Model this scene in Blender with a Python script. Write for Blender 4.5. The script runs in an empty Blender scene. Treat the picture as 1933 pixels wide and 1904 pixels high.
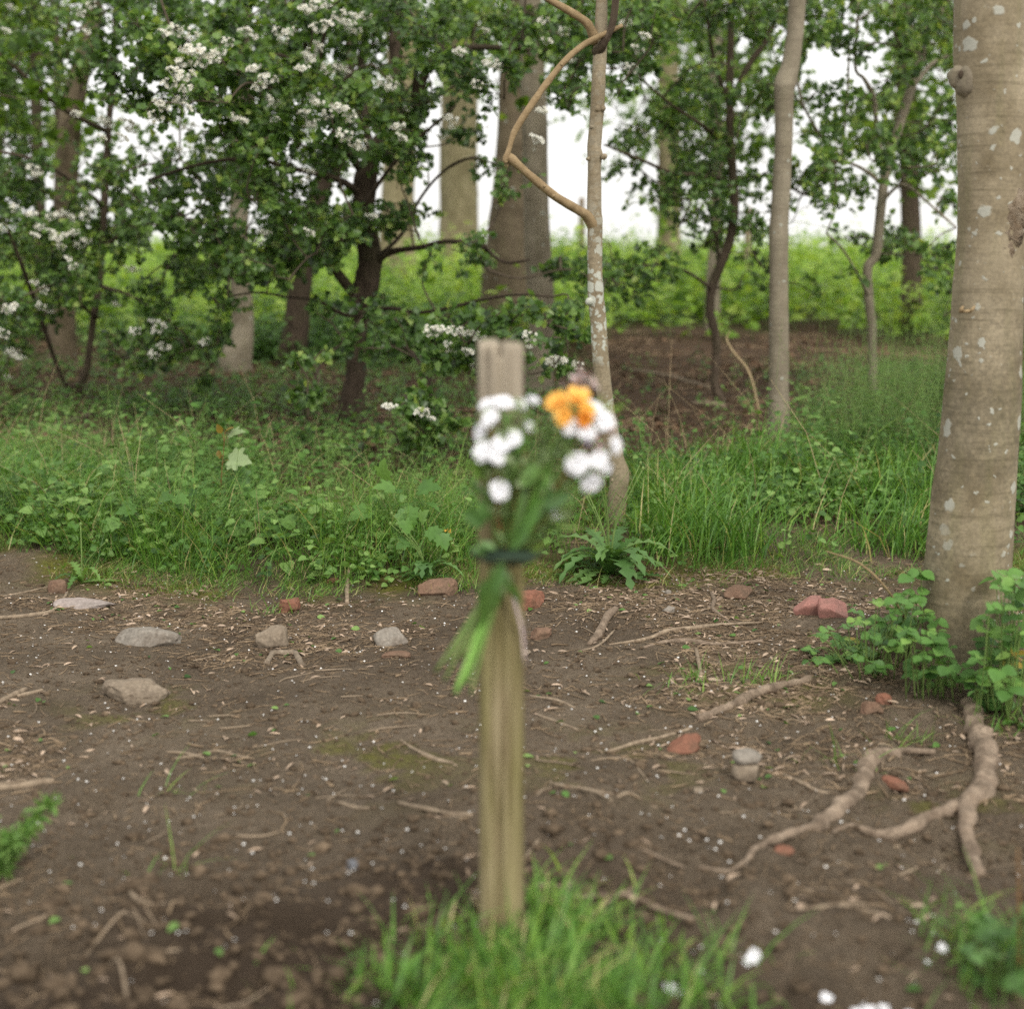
import bpy, bmesh, math, random
import numpy as np
from mathutils import Vector
random.seed(7)
SC = bpy.context.scene
COL = SC.collection
R = math.radians

# ------------------------------------------------------------------ noise
def _hash(ix, iy, iz, s):
    h = (ix.astype(np.int64) * 374761393 + iy.astype(np.int64) * 668265263 + iz.astype(np.int64) * 2147483647 + s * 974634541) & 0xFFFFFFFF
    h = ((h ^ (h >> 13)) * 1274126177) & 0xFFFFFFFF
    h = ((h ^ (h >> 16)) * 2246822519) & 0xFFFFFFFF
    return ((h ^ (h >> 15)) & 0xFFFFFF) / float(0xFFFFFF)

def vnoise(x, y, z=None, s=0):
    x = np.asarray(x, float); y = np.asarray(y, float)
    z = np.zeros_like(x) if z is None else np.asarray(z, float)
    ix, iy, iz = np.floor(x), np.floor(y), np.floor(z)
    fx, fy, fz = x - ix, y - iy, z - iz
    fx, fy, fz = [f * f * (3 - 2 * f) for f in (fx, fy, fz)]
    r = 0
    for a in (0, 1):
        for b in (0, 1):
            for c in (0, 1):
                w = (fx if a else 1 - fx) * (fy if b else 1 - fy) * (fz if c else 1 - fz)
                r = r + w * _hash(ix + a, iy + b, iz + c, s)
    return r * 2 - 1

def fbm(x, y, z=None, o=3, s=0):
    r, a, f = 0, 1.0, 1.0
    for k in range(o):
        r = r + a * vnoise(np.asarray(x) * f, np.asarray(y) * f, None if z is None else np.asarray(z) * f, s + k * 17)
        a *= .5; f *= 2.03
    return r

def sstep(a, b, x):
    t = np.clip((x - a) / (b - a), 0, 1)
    return t * t * (3 - 2 * t)

# ------------------------------------------------------------------ camera geometry (photo coordinates on a 1933 x 1904 grid)
CAM_H, PITCH, FPX, CX, CY = 1.30, R(9.7), 2761.4, 966.5, 952.0
cp, sp = math.cos(PITCH), math.sin(PITCH)
def ray(X, Y):
    dx, dy = (X - CX) / FPX, (CY - Y) / FPX
    return np.array([dx, cp + dy * sp, -sp + dy * cp])
def PY(X, Y, y):
    d = ray(X, Y); t = y / d[1]
    return np.array([d[0] * t, y, CAM_H + d[2] * t])
def pxs(y):            # metres per photo pixel at distance y
    return y / FPX
def proj(P):
    P = np.asarray(P, float)
    x, y, z = P[..., 0], P[..., 1], P[..., 2] - CAM_H
    d = y * cp - z * sp; u = y * sp + z * cp
    return CX + FPX * x / d, CY - FPX * u / d, d

# ------------------------------------------------------------------ terrain
_ex = np.array([-3.0, -1.9, -1.15, -.66, -.33, .05, .5, .9, 1.5, 2.2, 3.2])
_ey = np.array([6.3, 5.95, 5.62, 5.55, 5.58, 5.72, 5.7, 5.75, 5.85, 5.9, 6.1])
def edge_y(x): return np.interp(x, _ex, _ey)
BIG = (1.47, 4.62)          # foot of the big tree
def gz0(x, y):
    x = np.asarray(x, float); y = np.asarray(y, float)
    e = edge_y(x)
    z = .11 * sstep(e - .08, e + .55, y + .08 * vnoise(x * 3, y * 3, s=4))
    yy = np.clip(y, 6.5, 34)
    z = z + .025 * (yy - 6.5)
    z = z + .03 * vnoise(x * .8, y * .8, s=1) * sstep(2.2, 4, np.abs(y) + .3) + .06 * vnoise(x * .25, y * .25, s=2) * sstep(7, 14, y)
    z = z + .07 * np.exp(-(((x - BIG[0]) / .45) ** 2 + ((y - BIG[1]) / .55) ** 2))
    z = z + .05 * sstep(2.7, 1.2, np.hypot(x - .1, (y - 2.25) * 1.2) * 2.0)
    return z
def G(X, Y, dz=0.0):
    d = ray(X, Y); lo, hi = 1.0, 60.0
    f = lambda t: CAM_H + d[2] * t - float(gz0(d[0] * t, d[1] * t)) - dz
    for _ in range(50):
        m = (lo + hi) / 2
        if f(m) > 0: lo = m
        else: hi = m
    return np.array([d[0] * lo, d[1] * lo, CAM_H + d[2] * lo - dz])
HOLL = []
for X, Y, a, b, dep in ((450, 1755, .17, .055, .055), (740, 1668, .07, .035, .04), (1312, 1612, .035, .022, .06), (380, 1690, .1, .05, .03), (150, 1525, .1, .05, .025), (620, 1790, .1, .05, .03), (160, 1780, .14, .06, .03), (350, 1865, .14, .06, .03), (860, 1640, .06, .03, .03), (1650, 1790, .09, .03, .02)):
    p = G(X, Y); HOLL.append((p[0], p[1], a, b, dep))
def gz(x, y):
    x = np.asarray(x, float); y = np.asarray(y, float)
    z = gz0(x, y)
    churn = .5 + 1.5 * sstep(4.1, 2.6, y - .25 * x + .5 * vnoise(x * 1.3, y * 1.3, s=9))
    z = z + churn * (.013 * fbm(x * 4, y * 4, o=2, s=21) + .011 * fbm(x * 13, y * 13, o=3, s=31) * (.4 + .8 * (vnoise(x * 2.2, y * 2.2, s=8) > -.1)))
    for hx, hy, a, b, dep in HOLL:
        q = ((x - hx) / a) ** 2 + ((y - hy) / b) ** 2
        z = z - dep * np.exp(-q * q * 1.2) + dep * .25 * np.exp(-(np.sqrt(q) - 1.35) ** 2 * 9)
    return z

# ------------------------------------------------------------------ mesh builder
class MB:
    def __init__(s):
        s.v, s.t, s.q, s.a, s.n = [], [], [], [], 0
        s.mt, s.mq = [], []
    def add(s, v, tris=None, quads=None, rnd=.5, mi=0):
        v = np.asarray(v, float).reshape(-1, 3)
        s.v.append(v); s.a.append(np.broadcast_to(np.asarray(rnd, float), (len(v),)))
        if tris is not None and len(tris):
            t = np.asarray(tris, np.int64).reshape(-1, 3); s.t.append(t + s.n); s.mt.append(np.full(len(t), mi))
        if quads is not None and len(quads):
            q = np.asarray(quads, np.int64).reshape(-1, 4); s.q.append(q + s.n); s.mq.append(np.full(len(q), mi))
        s.n += len(v)
    def mesh(s, name, mats, origin=(0, 0, 0), smooth=True):
        me = bpy.data.meshes.new(name)
        v = np.concatenate(s.v) - np.asarray(origin, float)
        t = np.concatenate(s.t) if s.t else np.zeros((0, 3), np.int64)
        q = np.concatenate(s.q) if s.q else np.zeros((0, 4), np.int64)
        mi = np.concatenate(s.mt + s.mq) if (s.mt or s.mq) else np.zeros(0)
        me.vertices.add(len(v)); me.vertices.foreach_set('co', v.astype(np.float32).ravel())
        me.loops.add(len(t) * 3 + len(q) * 4)
        me.loops.foreach_set('vertex_index', np.concatenate([t.ravel(), q.ravel()]).astype(np.int32))
        me.polygons.add(len(t) + len(q))
        ls = np.concatenate([np.arange(len(t)) * 3, len(t) * 3 + np.arange(len(q)) * 4]).astype(np.int32)
        me.polygons.foreach_set('loop_start', ls)
        me.polygons.foreach_set('use_smooth', np.full(len(ls), smooth))
        if not isinstance(mats, (list, tuple)): mats = [mats]
        for m in mats: me.materials.append(m)
        me.polygons.foreach_set('material_index', mi.astype(np.int32))
        at = me.attributes.new('rnd', 'FLOAT', 'POINT')
        at.data.foreach_set('value', np.concatenate(s.a).astype(np.float32))
        me.update(calc_edges=True); me.validate()
        return me

WO = {}
def tag(o, label=None, cat=None, group=None, kind=None):
    if label: o['label'] = label
    if cat: o['category'] = cat
    if group: o['group'] = group
    if kind: o['kind'] = kind
    return o
def thing(name, label, cat, loc, group=None):
    o = bpy.data.objects.new(name, None); COL.objects.link(o)
    o.empty_display_size = .1
    o.location = [float(c) for c in loc]; WO[o.name] = np.array(loc, float)
    return tag(o, label, cat, group)
def part(name, mb, mats, parent, smooth=True, label=None):
    org = WO[parent.name]
    o = bpy.data.objects.new(name, mb.mesh(name, mats, org, smooth)); COL.objects.link(o)
    o.parent = parent; WO[o.name] = org
    if label: o['label'] = label
    return o
def solo(name, mb, mats, loc, label=None, cat=None, group=None, kind=None, smooth=True):
    o = bpy.data.objects.new(name, mb.mesh(name, mats, loc, smooth)); COL.objects.link(o)
    o.location = [float(c) for c in loc]; WO[o.name] = np.array(loc, float)
    return tag(o, label, cat, group, kind)

def unit(v):
    v = np.asarray(v, float)
    return v / np.maximum(np.linalg.norm(v, axis=-1, keepdims=True), 1e-9)

def spline(pts, per=6):
    P = np.asarray(pts, float)
    if len(P) < 3:
        t = np.linspace(0, 1, per + 1)[:, None]; return P[0] * (1 - t) + P[-1] * t
    Q = np.vstack([2 * P[0] - P[1], P, 2 * P[-1] - P[-2]])
    out = []
    for i in range(1, len(Q) - 2):
        for k in range(per):
            t = k / per
            a, b, c, d = Q[i - 1], Q[i], Q[i + 1], Q[i + 2]
            out.append(.5 * (2 * b + (c - a) * t + (2 * a - 5 * b + 4 * c - d) * t * t + (3 * b - a - 3 * c + d) * t ** 3))
    out.append(P[-1]); return np.array(out)

def tube(mb, pts, rad, k=8, per=5, noise=0., nf=10., caps=True, rnd=.5, seed=0, flat=1.0, mi=0):
    PR = np.column_stack([np.asarray(pts, float), np.broadcast_to(rad, (len(pts),))])
    S = spline(PR, per); P, r = S[:, :3], np.maximum(S[:, 3], .0003)
    T = unit(np.gradient(P, axis=0))
    n = np.cross(T[0], [0.3, 1, .2]); 
    if np.linalg.norm(n) < .1: n = np.cross(T[0], [1, 0, 0])
    n = unit(n); N = []
    for i in range(len(P)):
        n = unit(n - T[i] * np.dot(n, T[i])); N.append(n)
    N = np.array(N); B = np.cross(T, N)
    a = np.linspace(0, 2 * math.pi, k, endpoint=False)
    ring = N[:, None, :] * np.cos(a)[None, :, None] + B[:, None, :] * np.sin(a)[None, :, None] * flat
    V = P[:, None, :] + ring * r[:, None, None]
    if noise:
        f = fbm(V[..., 0] * nf, V[..., 1] * nf, V[..., 2] * nf, o=3, s=seed)
        V = V + ring * (f * noise)[..., None] * r[:, None, None]
    m = len(P)
    i = np.arange(m - 1)[:, None] * k; j = np.arange(k)[None, :]; j2 = (j + 1) % k
    q = np.stack([i + j, i + j2, i + k + j2, i + k + j], -1).reshape(-1, 4)
    V = V.reshape(-1, 3); t = None
    if caps:
        e = len(V); V = np.vstack([V, P[0], P[-1]])
        jj = np.arange(k); j3 = (jj + 1) % k
        t = np.vstack([np.stack([np.full(k, e), j3, jj], -1), np.stack([np.full(k, e + 1), (m - 1) * k + jj, (m - 1) * k + j3], -1)])
    mb.add(V, t, q, rnd, mi)
    return P, r

def twigs(mb, P, Rr, k=3, rnd=.5):
    """many thin tubes at once: P (N,m,3), Rr (N,m)"""
    N, m = P.shape[:2]
    if N == 0: return
    T = unit(np.gradient(P, axis=1))
    ref = np.where(np.abs(T[..., 2:3]) > .8, np.array([1., 0, 0]), np.array([0, 0, 1.]))
    A = unit(np.cross(T, ref)); B = np.cross(T, A)
    a = np.linspace(0, 2 * math.pi, k, endpoint=False)
    V = P[:, :, None, :] + (A[:, :, None, :] * np.cos(a)[:, None] + B[:, :, None, :] * np.sin(a)[:, None]) * Rr[:, :, None, None]
    i = np.arange(m - 1)[:, None] * k; j = np.arange(k)[None, :]; j2 = (j + 1) % k
    q = np.stack([i + j, i + j2, i + k + j2, i + k + j], -1).reshape(-1, 4)
    q = (q[None] + (np.arange(N) * m * k)[:, None, None]).reshape(-1, 4)
    mb.add(V.reshape(-1, 3), None, q, np.repeat(np.broadcast_to(rnd, (N,)), m * k))

def leaves(mb, tpl, pos, dirv, nrm, size, rnd=.5, wid=1.0, mi=0):
    tv, tt = tpl; N = len(pos)
    if N == 0: return
    y = unit(dirv); z = np.asarray(nrm, float); z = unit(z - y * (z * y).sum(-1, keepdims=True)); x = np.cross(y, z)
    s = np.broadcast_to(size, (N,))[:, None, None]
    w = np.broadcast_to(wid, (N,))[:, None, None]
    V = pos[:, None, :] + s * (tv[None, :, 0:1] * w * x[:, None, :] + tv[None, :, 1:2] * y[:, None, :] + tv[None, :, 2:3] * z[:, None, :])
    t = (tt[None] + (np.arange(N) * len(tv))[:, None, None]).reshape(-1, 3)
    mb.add(V.reshape(-1, 3), t, None, np.repeat(np.broadcast_to(rnd, (N,)), len(tv)), mi)

def leaf_tpl(side, fold=.25, droop=.2, c=.5, w=1.0):
    """closed outline from one side (x,y) base to tip, as a fan about the midrib"""
    L = [(x * w, y) for x, y in side]
    M = [(-x, y) for x, y in L[1:-1]][::-1]
    o = np.array(L + M); ctr = np.array([[0, c]])
    P = np.vstack([ctr, o])
    V = np.column_stack([P[:, 0], P[:, 1], fold * np.abs(P[:, 0]) - droop * (P[:, 1] - .2) ** 2])
    n = len(o); i = np.arange(n)
    return V, np.stack([np.zeros(n, int), 1 + i, 1 + (i + 1) % n], -1)
HAW = leaf_tpl([(0, 0), (.09, .2), (.36, .34), (.47, .48), (.27, .5), (.40, .74), (.22, .73), (.2, .93), (0, 1)], .3, .2, .5)
SYC = leaf_tpl([(0, 0), (.2, -.1), (.34, -.02), (.38, .1), (.52, .1), (.64, .22), (.53, .28), (.5, .36), (.63, .5), (.6, .63), (.46, .6), (.35, .57), (.3, .66), (.31, .8), (.18, .86), (.1, .96), (0, 1.05)], .18, .35, .3)
HAWS = leaf_tpl([(0, 0), (.36, .3), (.3, .52), (.42, .72), (.0, 1)], .3, .2, .5)
MAPLE = leaf_tpl([(0, 0), (.28, -.08), (.36, .14), (.62, .22), (.5, .42), (.58, .62), (.26, .6), (.2, .82), (0, 1)], .15, .25, .35)
OVAL = leaf_tpl([(0, 0), (.2, .12), (.33, .38), (.28, .65), (.12, .88), (0, 1)], .3, .25, .45)
SERR = leaf_tpl([(0, 0), (.24, .06), (.30, .2), (.40, .24), (.38, .38), (.44, .46), (.36, .56), (.36, .68), (.24, .74), (.2, .86), (.08, .9), (0, 1)], .22, .3, .42)
HEART = leaf_tpl([(0, 0.04), (.22, -.06), (.4, .12), (.42, .35), (.28, .65), (.12, .86), (0, 1)], .25, .25, .4)
LANCE = leaf_tpl([(0, 0), (.1, .25), (.11, .6), (0, 1)], .3, .35, .5)
NARROW = leaf_tpl([(0, 0), (.1, .5), (0, 1)], .2, .3, .5)
KITE = leaf_tpl([(0, 0), (.4, .45), (.25, .85), (0, 1)], .3, .2, .5)
PETAL = leaf_tpl([(0, 0), (.36, .4), (.42, .75), (.2, 1.0), (0, .98)], -.2, -.25, .6)
FLORET = leaf_tpl([(0, 0), (.13, .4), (.16, .8), (.07, 1.0), (0, 1)], .1, .1, .6)

def blades(mb, pos, h, w, az, lean, curve, rnd):
    """grass blades: strips of 3 segments and a tip"""
    N = len(pos); pos = np.asarray(pos, float)
    d = np.stack([np.cos(az), np.sin(az), np.zeros(N)], -1); s = np.stack([-np.sin(az + .6), np.cos(az + .6), np.zeros(N)], -1)
    V = []
    for t, ww in ((0, .8), (.35, 1.), (.7, .65), (1., 0)):
        off = (lean * t + curve * t * t)
        c = pos + d * (h * off)[:, None] + np.array([0, 0, 1.]) * (h * (t - .35 * np.abs(curve) * t * t))[:, None]
        if ww == 0: V.append(c)
        else:
            V.append(c - s * (w * ww / 2)[:, None]); V.append(c + s * (w * ww / 2)[:, None])
    V = np.stack(V, 1)
    t = np.array([[0, 1, 3], [0, 3, 2], [2, 3, 5], [2, 5, 4], [4, 5, 6]])
    t = (t[None] + (np.arange(N) * 7)[:, None, None]).reshape(-1, 3)
    mb.add(V.reshape(-1, 3), t, None, np.repeat(rnd, 7))

def ico(sub):
    bm = bmesh.new(); bmesh.ops.create_icosphere(bm, subdivisions=sub, radius=1)
    bm.verts.ensure_lookup_table(); V = np.array([v.co[:] for v in bm.verts]); T = np.array([[v.index for v in f.verts] for f in bm.faces]); bm.free()
    return V, T
ICO = {k: ico(k) for k in (1, 2, 3, 4)}
def rock(mb, c, size, rz=0, seed=0, box=2.5, cuts=8, rough=.06, tilt=(0, 0), sub=4, rnd=.5, bite=None, mi=0):
    V, T = ICO[sub]; rs = np.random.RandomState(seed)
    P = V / (np.abs(V) ** box).sum(1, keepdims=True) ** (1 / box)
    for _ in range(cuts):
        n = unit(rs.normal(size=3)); d = rs.uniform(.62, .95)
        ex = np.maximum(P @ n - d, 0); P = P - ex[:, None] * n
    P = P * (1 + rough * fbm(V[:, 0] * 2.2, V[:, 1] * 2.2, V[:, 2] * 2.2, o=4, s=seed)[:, None] + rough * .45 * fbm(V[:, 0] * 8, V[:, 1] * 8, V[:, 2] * 8, o=3, s=seed + 3)[:, None])
    P = P * np.array(size) / 2
    if bite is not None: P = bite(P)
    cx, sx = math.cos(tilt[0]), math.sin(tilt[0]); P = P @ np.array([[1, 0, 0], [0, cx, sx], [0, -sx, cx]])
    cy, sy = math.cos(tilt[1]), math.sin(tilt[1]); P = P @ np.array([[cy, 0, sy], [0, 1, 0], [-sy, 0, cy]])
    cz, sz = math.cos(rz), math.sin(rz); P = P @ np.array([[cz, sz, 0], [-sz, cz, 0], [0, 0, 1]])
    mb.add(P + np.array(c), T, None, rnd, mi)

def in_poly(x, y, poly):
    p = np.array(poly, float); r = np.zeros(len(x), bool); j = len(p) - 1
    for i in range(len(p)):
        c = ((p[i, 1] > y) != (p[j, 1] > y)) & (x < (p[j, 0] - p[i, 0]) * (y - p[i, 1]) / (p[j, 1] - p[i, 1] + 1e-9) + p[i, 0])
        r ^= c; j = i
    return r

# ------------------------------------------------------------------ materials
def mat(name):
    m = bpy.data.materials.new(name); m.use_nodes = True
    nt = m.node_tree; nt.nodes.clear()
    return m, nt, nt.nodes.new('ShaderNodeOutputMaterial')
def N_(nt, t, **kw):
    n = nt.nodes.new('ShaderNode' + t)
    for k, v in kw.items(): setattr(n, k, v)
    return n
def ramp(nt, stops, src=None):
    n = N_(nt, 'ValToRGB'); e = n.color_ramp.elements
    while len(e) > 1: e.remove(e[-1])
    e[0].position, e[0].color = stops[0][0], (*stops[0][1], 1)
    for p, c in stops[1:]:
        q = e.new(p); q.color = (*c, 1)
    if src is not None: nt.links.new(src, n.inputs[0])
    return n.outputs[0]
def mixc(nt, fac, a, b, mode='MIX'):
    n = N_(nt, 'Mix', data_type='RGBA', blend_type=mode)
    for i, v in ((0, fac), (6, a), (7, b)):
        if hasattr(v, 'is_output'): nt.links.new(v, n.inputs[i])
        else: n.inputs[i].default_value = v if i == 0 else (*v, 1)
    return n.outputs[2]
def math_(nt, op, a, b=0, clamp=False):
    n = N_(nt, 'Math', operation=op, use_clamp=clamp)
    for i, v in ((0, a), (1, b)):
        if hasattr(v, 'is_output'): nt.links.new(v, n.inputs[i])
        else: n.inputs[i].default_value = v
    return n.outputs[0]
def noise(nt, vec, scale, detail=4, rough=.55, dist=0):
    n = N_(nt, 'TexNoise'); n.inputs['Scale'].default_value = scale; n.inputs['Detail'].default_value = detail
    n.inputs['Roughness'].default_value = rough; n.inputs['Distortion'].default_value = dist
    if vec is not None: nt.links.new(vec, n.inputs['Vector'])
    return n.outputs['Fac']
def coords(nt, scale=(1, 1, 1), which='Object', loc=(0, 0, 0)):
    t = N_(nt, 'TexCoord'); m = N_(nt, 'Mapping'); m.inputs['Scale'].default_value = scale; m.inputs['Location'].default_value = loc
    nt.links.new(t.outputs[which], m.inputs['Vector']); return m.outputs[0]
def attr(nt, name):
    n = N_(nt, 'Attribute', attribute_name=name); return n.outputs['Fac']
def bump(nt, h, strength=.5, dist=.01, nrm=None):
    n = N_(nt, 'Bump'); n.inputs['Strength'].default_value = strength; n.inputs['Distance'].default_value = dist
    nt.links.new(h, n.inputs['Height'])
    if nrm is not None: nt.links.new(nrm, n.inputs['Normal'])
    return n.outputs[0]
def princ(nt, out, col, rough=.8, spec=.3, nrm=None, link=True):
    b = N_(nt, 'BsdfPrincipled')
    for k, v in (('Base Color', col), ('Roughness', rough), ('Specular IOR Level', spec)):
        if hasattr(v, 'is_output'): nt.links.new(v, b.inputs[k])
        else: b.inputs[k].default_value = (*v, 1) if k == 'Base Color' else v
    if nrm is not None: nt.links.new(nrm, b.inputs['Normal'])
    if link: nt.links.new(b.outputs[0], out.inputs['Surface'])
    return b
def leaf_mat(name, stops, trans=.35, tcol=(1.25, 1.2, .6), rough=.45, spec=.35):
    m, nt, out = mat(name)
    a = attr(nt, 'rnd'); c = ramp(nt, stops, a)
    nz = noise(nt, coords(nt), 30, 2); c = mixc(nt, .35, c, ramp(nt, [(.3, (.55, .6, .5)), (.7, (1.3, 1.25, 1.2))], nz), 'MULTIPLY')
    b = princ(nt, out, c, rough, spec, link=False)
    t = N_(nt, 'BsdfTranslucent'); nt.links.new(mixc(nt, 1, c, tcol, 'MULTIPLY'), t.inputs[0])
    x = N_(nt, 'MixShader'); x.inputs[0].default_value = trans
    nt.links.new(b.outputs[0], x.inputs[1]); nt.links.new(t.outputs[0], x.inputs[2]); nt.links.new(x.outputs[0], out.inputs['Surface'])
    return m
def plain(name, c1, c2, scale=12, rough=.8, spec=.25, bmp=.4, bd=.004, stretch=(1, 1, 1), trans=0, dirt=0):
    m, nt, out = mat(name)
    v = coords(nt, stretch); n = noise(nt, v, scale, 6, .62)
    c = ramp(nt, [(.3, c1), (.7, c2)], n)
    a = attr(nt, 'rnd'); c = mixc(nt, .5, c, ramp(nt, [(0, (.55, .55, .55)), (1, (1.45, 1.45, 1.45))], a), 'MULTIPLY')
    n2 = noise(nt, v, scale * 4, 4)
    if dirt:
        dn = noise(nt, v, scale * .9, 7, .68)
        c = mixc(nt, math_(nt, 'MULTIPLY', ramp(nt, [(.44, (0, 0, 0)), (.62, (1, 1, 1))], dn), dirt), c, (.085, .062, .042))
        c = mixc(nt, .6, c, ramp(nt, [(.3, (.5, .5, .5)), (.55, (1.05, 1.05, 1.05)), (.75, (1.5, 1.5, 1.5))], noise(nt, v, scale * 9, 4, .7)), 'MULTIPLY')
    b = princ(nt, out, c, rough, spec, bump(nt, n2, bmp, bd), link=not trans)
    if trans:
        t = N_(nt, 'BsdfTranslucent'); nt.links.new(c, t.inputs[0])
        x = N_(nt, 'MixShader'); x.inputs[0].default_value = trans
        nt.links.new(b.outputs[0], x.inputs[1]); nt.links.new(t.outputs[0], x.inputs[2]); nt.links.new(x.outputs[0], out.inputs['Surface'])
    return m
def bark_smooth(name, c1, c2, lich=.3, lsc=16, zlo=None, seed=0., green=.25, lcol=(.50, .52, .46), th0=.30, grime=0.):
    m, nt, out = mat(name)
    v = coords(nt, loc=(seed, seed * 2, seed)); n = noise(nt, v, 5, 6, .6)
    c = ramp(nt, [(.36, c1), (.62, c2)], n)
    vs = coords(nt, (2, 2, 34), loc=(seed, 0, 0)); lines = noise(nt, vs, 2.5, 5, .6)
    c = mixc(nt, math_(nt, 'MULTIPLY', ramp(nt, [(.52, (0, 0, 0)), (.72, (1, 1, 1))], lines), .5), c, (c1[0] * .5, c1[1] * .5, c1[2] * .45))
    sv = coords(nt, (9, 9, 1.2), loc=(0, seed, 0)); streak = noise(nt, sv, 2.2, 5, .6)
    c = mixc(nt, math_(nt, 'MULTIPLY', ramp(nt, [(.5, (0, 0, 0)), (.75, (1, 1, 1))], streak), green), c, (.16, .16, .065))
    speck = noise(nt, v, 90, 3, .7); c = mixc(nt, .55, c, ramp(nt, [(.3, (.55, .55, .55)), (.55, (1.05, 1.05, 1.05)), (.75, (1.4, 1.4, 1.35))], speck), 'MULTIPLY')
    if grime:
        sz = N_(nt, 'SeparateXYZ'); nt.links.new(coords(nt), sz.inputs[0])
        gm = math_(nt, 'MULTIPLY', ramp(nt, [(.0, (1, 1, 1)), (.3, (.8,) * 3), (.42, (0, 0, 0))], math_(nt, 'DIVIDE', sz.outputs[2], 3.0)), ramp(nt, [(.42, (0, 0, 0)), (.62, (1, 1, 1))], math_(nt, 'ADD', math_(nt, 'MULTIPLY', noise(nt, v, 3, 3), .5), math_(nt, 'MULTIPLY', noise(nt, v, 55, 4, .7), .5))))
        c = mixc(nt, math_(nt, 'MULTIPLY', gm, grime), c, (.075, .065, .042))
    # lichen discs of many sizes
    dn = N_(nt, 'TexNoise'); dn.inputs['Scale'].default_value = 45; nt.links.new(v, dn.inputs['Vector'])
    vm = N_(nt, 'VectorMath', operation='MULTIPLY_ADD'); nt.links.new(dn.outputs['Color'], vm.inputs[0]); vm.inputs[1].default_value = (.032, .032, .032); nt.links.new(v, vm.inputs[2])
    tot = None
    for sc, th in ((lsc, th0), (lsc * 2.2, th0 * .85)):
        vo = N_(nt, 'TexVoronoi'); vo.inputs['Scale'].default_value = sc; nt.links.new(vm.outputs[0], vo.inputs['Vector'])
        sep = N_(nt, 'SeparateColor'); nt.links.new(vo.outputs['Color'], sep.inputs[0])
        lim = math_(nt, 'MULTIPLY', math_(nt, 'SUBTRACT', sep.outputs[0], 1 - lich), th / max(lich, .01) * 1.3)
        ma = math_(nt, 'MULTIPLY', math_(nt, 'SUBTRACT', lim, vo.outputs['Distance']), 14, True)
        tot = ma if tot is None else math_(nt, 'MAXIMUM', tot, ma)
    patch = ramp(nt, [(.33, (0, 0, 0)), (.45, (1, 1, 1))], noise(nt, v, 3.2, 3))
    tot = math_(nt, 'MULTIPLY', tot, patch)
    if zlo is not None:
        sx = N_(nt, 'SeparateXYZ'); nt.links.new(coords(nt), sx.inputs[0])
        zm = ramp(nt, [(0, (0, 0, 0)), (zlo[1] / 3, (0, 0, 0)), (zlo[1] / 3 + .06, (1, 1, 1)), (zlo[2] / 3, (1, 1, 1)), (zlo[2] / 3 + .1, (.12, .12, .12))], math_(nt, 'DIVIDE', sx.outputs[2], 3.0))
        tot = math_(nt, 'MULTIPLY', tot, zm)
    c = mixc(nt, math_(nt, 'MULTIPLY', tot, .74), c, mixc(nt, noise(nt, v, 70, 3), (lcol[0] * .75, lcol[1] * .78, lcol[2] * .75), lcol))
    h = math_(nt, 'ADD', math_(nt, 'ADD', math_(nt, 'MULTIPLY', speck, .3), math_(nt, 'MULTIPLY', lines, .35)), math_(nt, 'MULTIPLY', tot, .3))
    princ(nt, out, c, .75, .25, bump(nt, h, .45, .006))
    return m
def bark_rough(name, c1, c2, moss=.2):
    m, nt, out = mat(name)
    v = coords(nt, (1, 1, .22)); n = noise(nt, v, 38, 6, .65, .6)
    c = ramp(nt, [(.3, c1), (.7, c2)], n)
    v2 = coords(nt); g = noise(nt, v2, 5, 4)
    c = mixc(nt, math_(nt, 'MULTIPLY', ramp(nt, [(.48, (0, 0, 0)), (.62, (1, 1, 1))], g), moss), c, (.06, .075, .025))
    princ(nt, out, c, .9, .15, bump(nt, n, .9, .02))
    return m
# ================================================================== camera, world, light
cam = bpy.data.cameras.new('camera'); co = bpy.data.objects.new('camera', cam); COL.objects.link(co)
co.location = (0, 0, CAM_H); co.rotation_euler = (R(90) - PITCH, 0, 0)
cam.sensor_width = 56; cam.lens = 80; cam.clip_end = 3000; cam.clip_start = .05
cam.dof.use_dof = True; cam.dof.focus_distance = 5.3; cam.dof.aperture_fstop = 2.8
SC.camera = co
SUN_EL, SUN_AZ = R(44), R(158)       # azimuth clockwise from +Y: behind the camera, to the right
w = bpy.data.worlds.new('World'); SC.world = w; w.use_nodes = True
nt = w.node_tree; nt.nodes.clear()
sky = nt.nodes.new('ShaderNodeTexSky'); sky.sky_type = 'NISHITA'; sky.sun_disc = False
sky.sun_elevation = SUN_EL; sky.sun_rotation = SUN_AZ; sky.air_density = 1.0; sky.dust_density = 4.0; sky.ozone_density = 1.0
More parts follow.
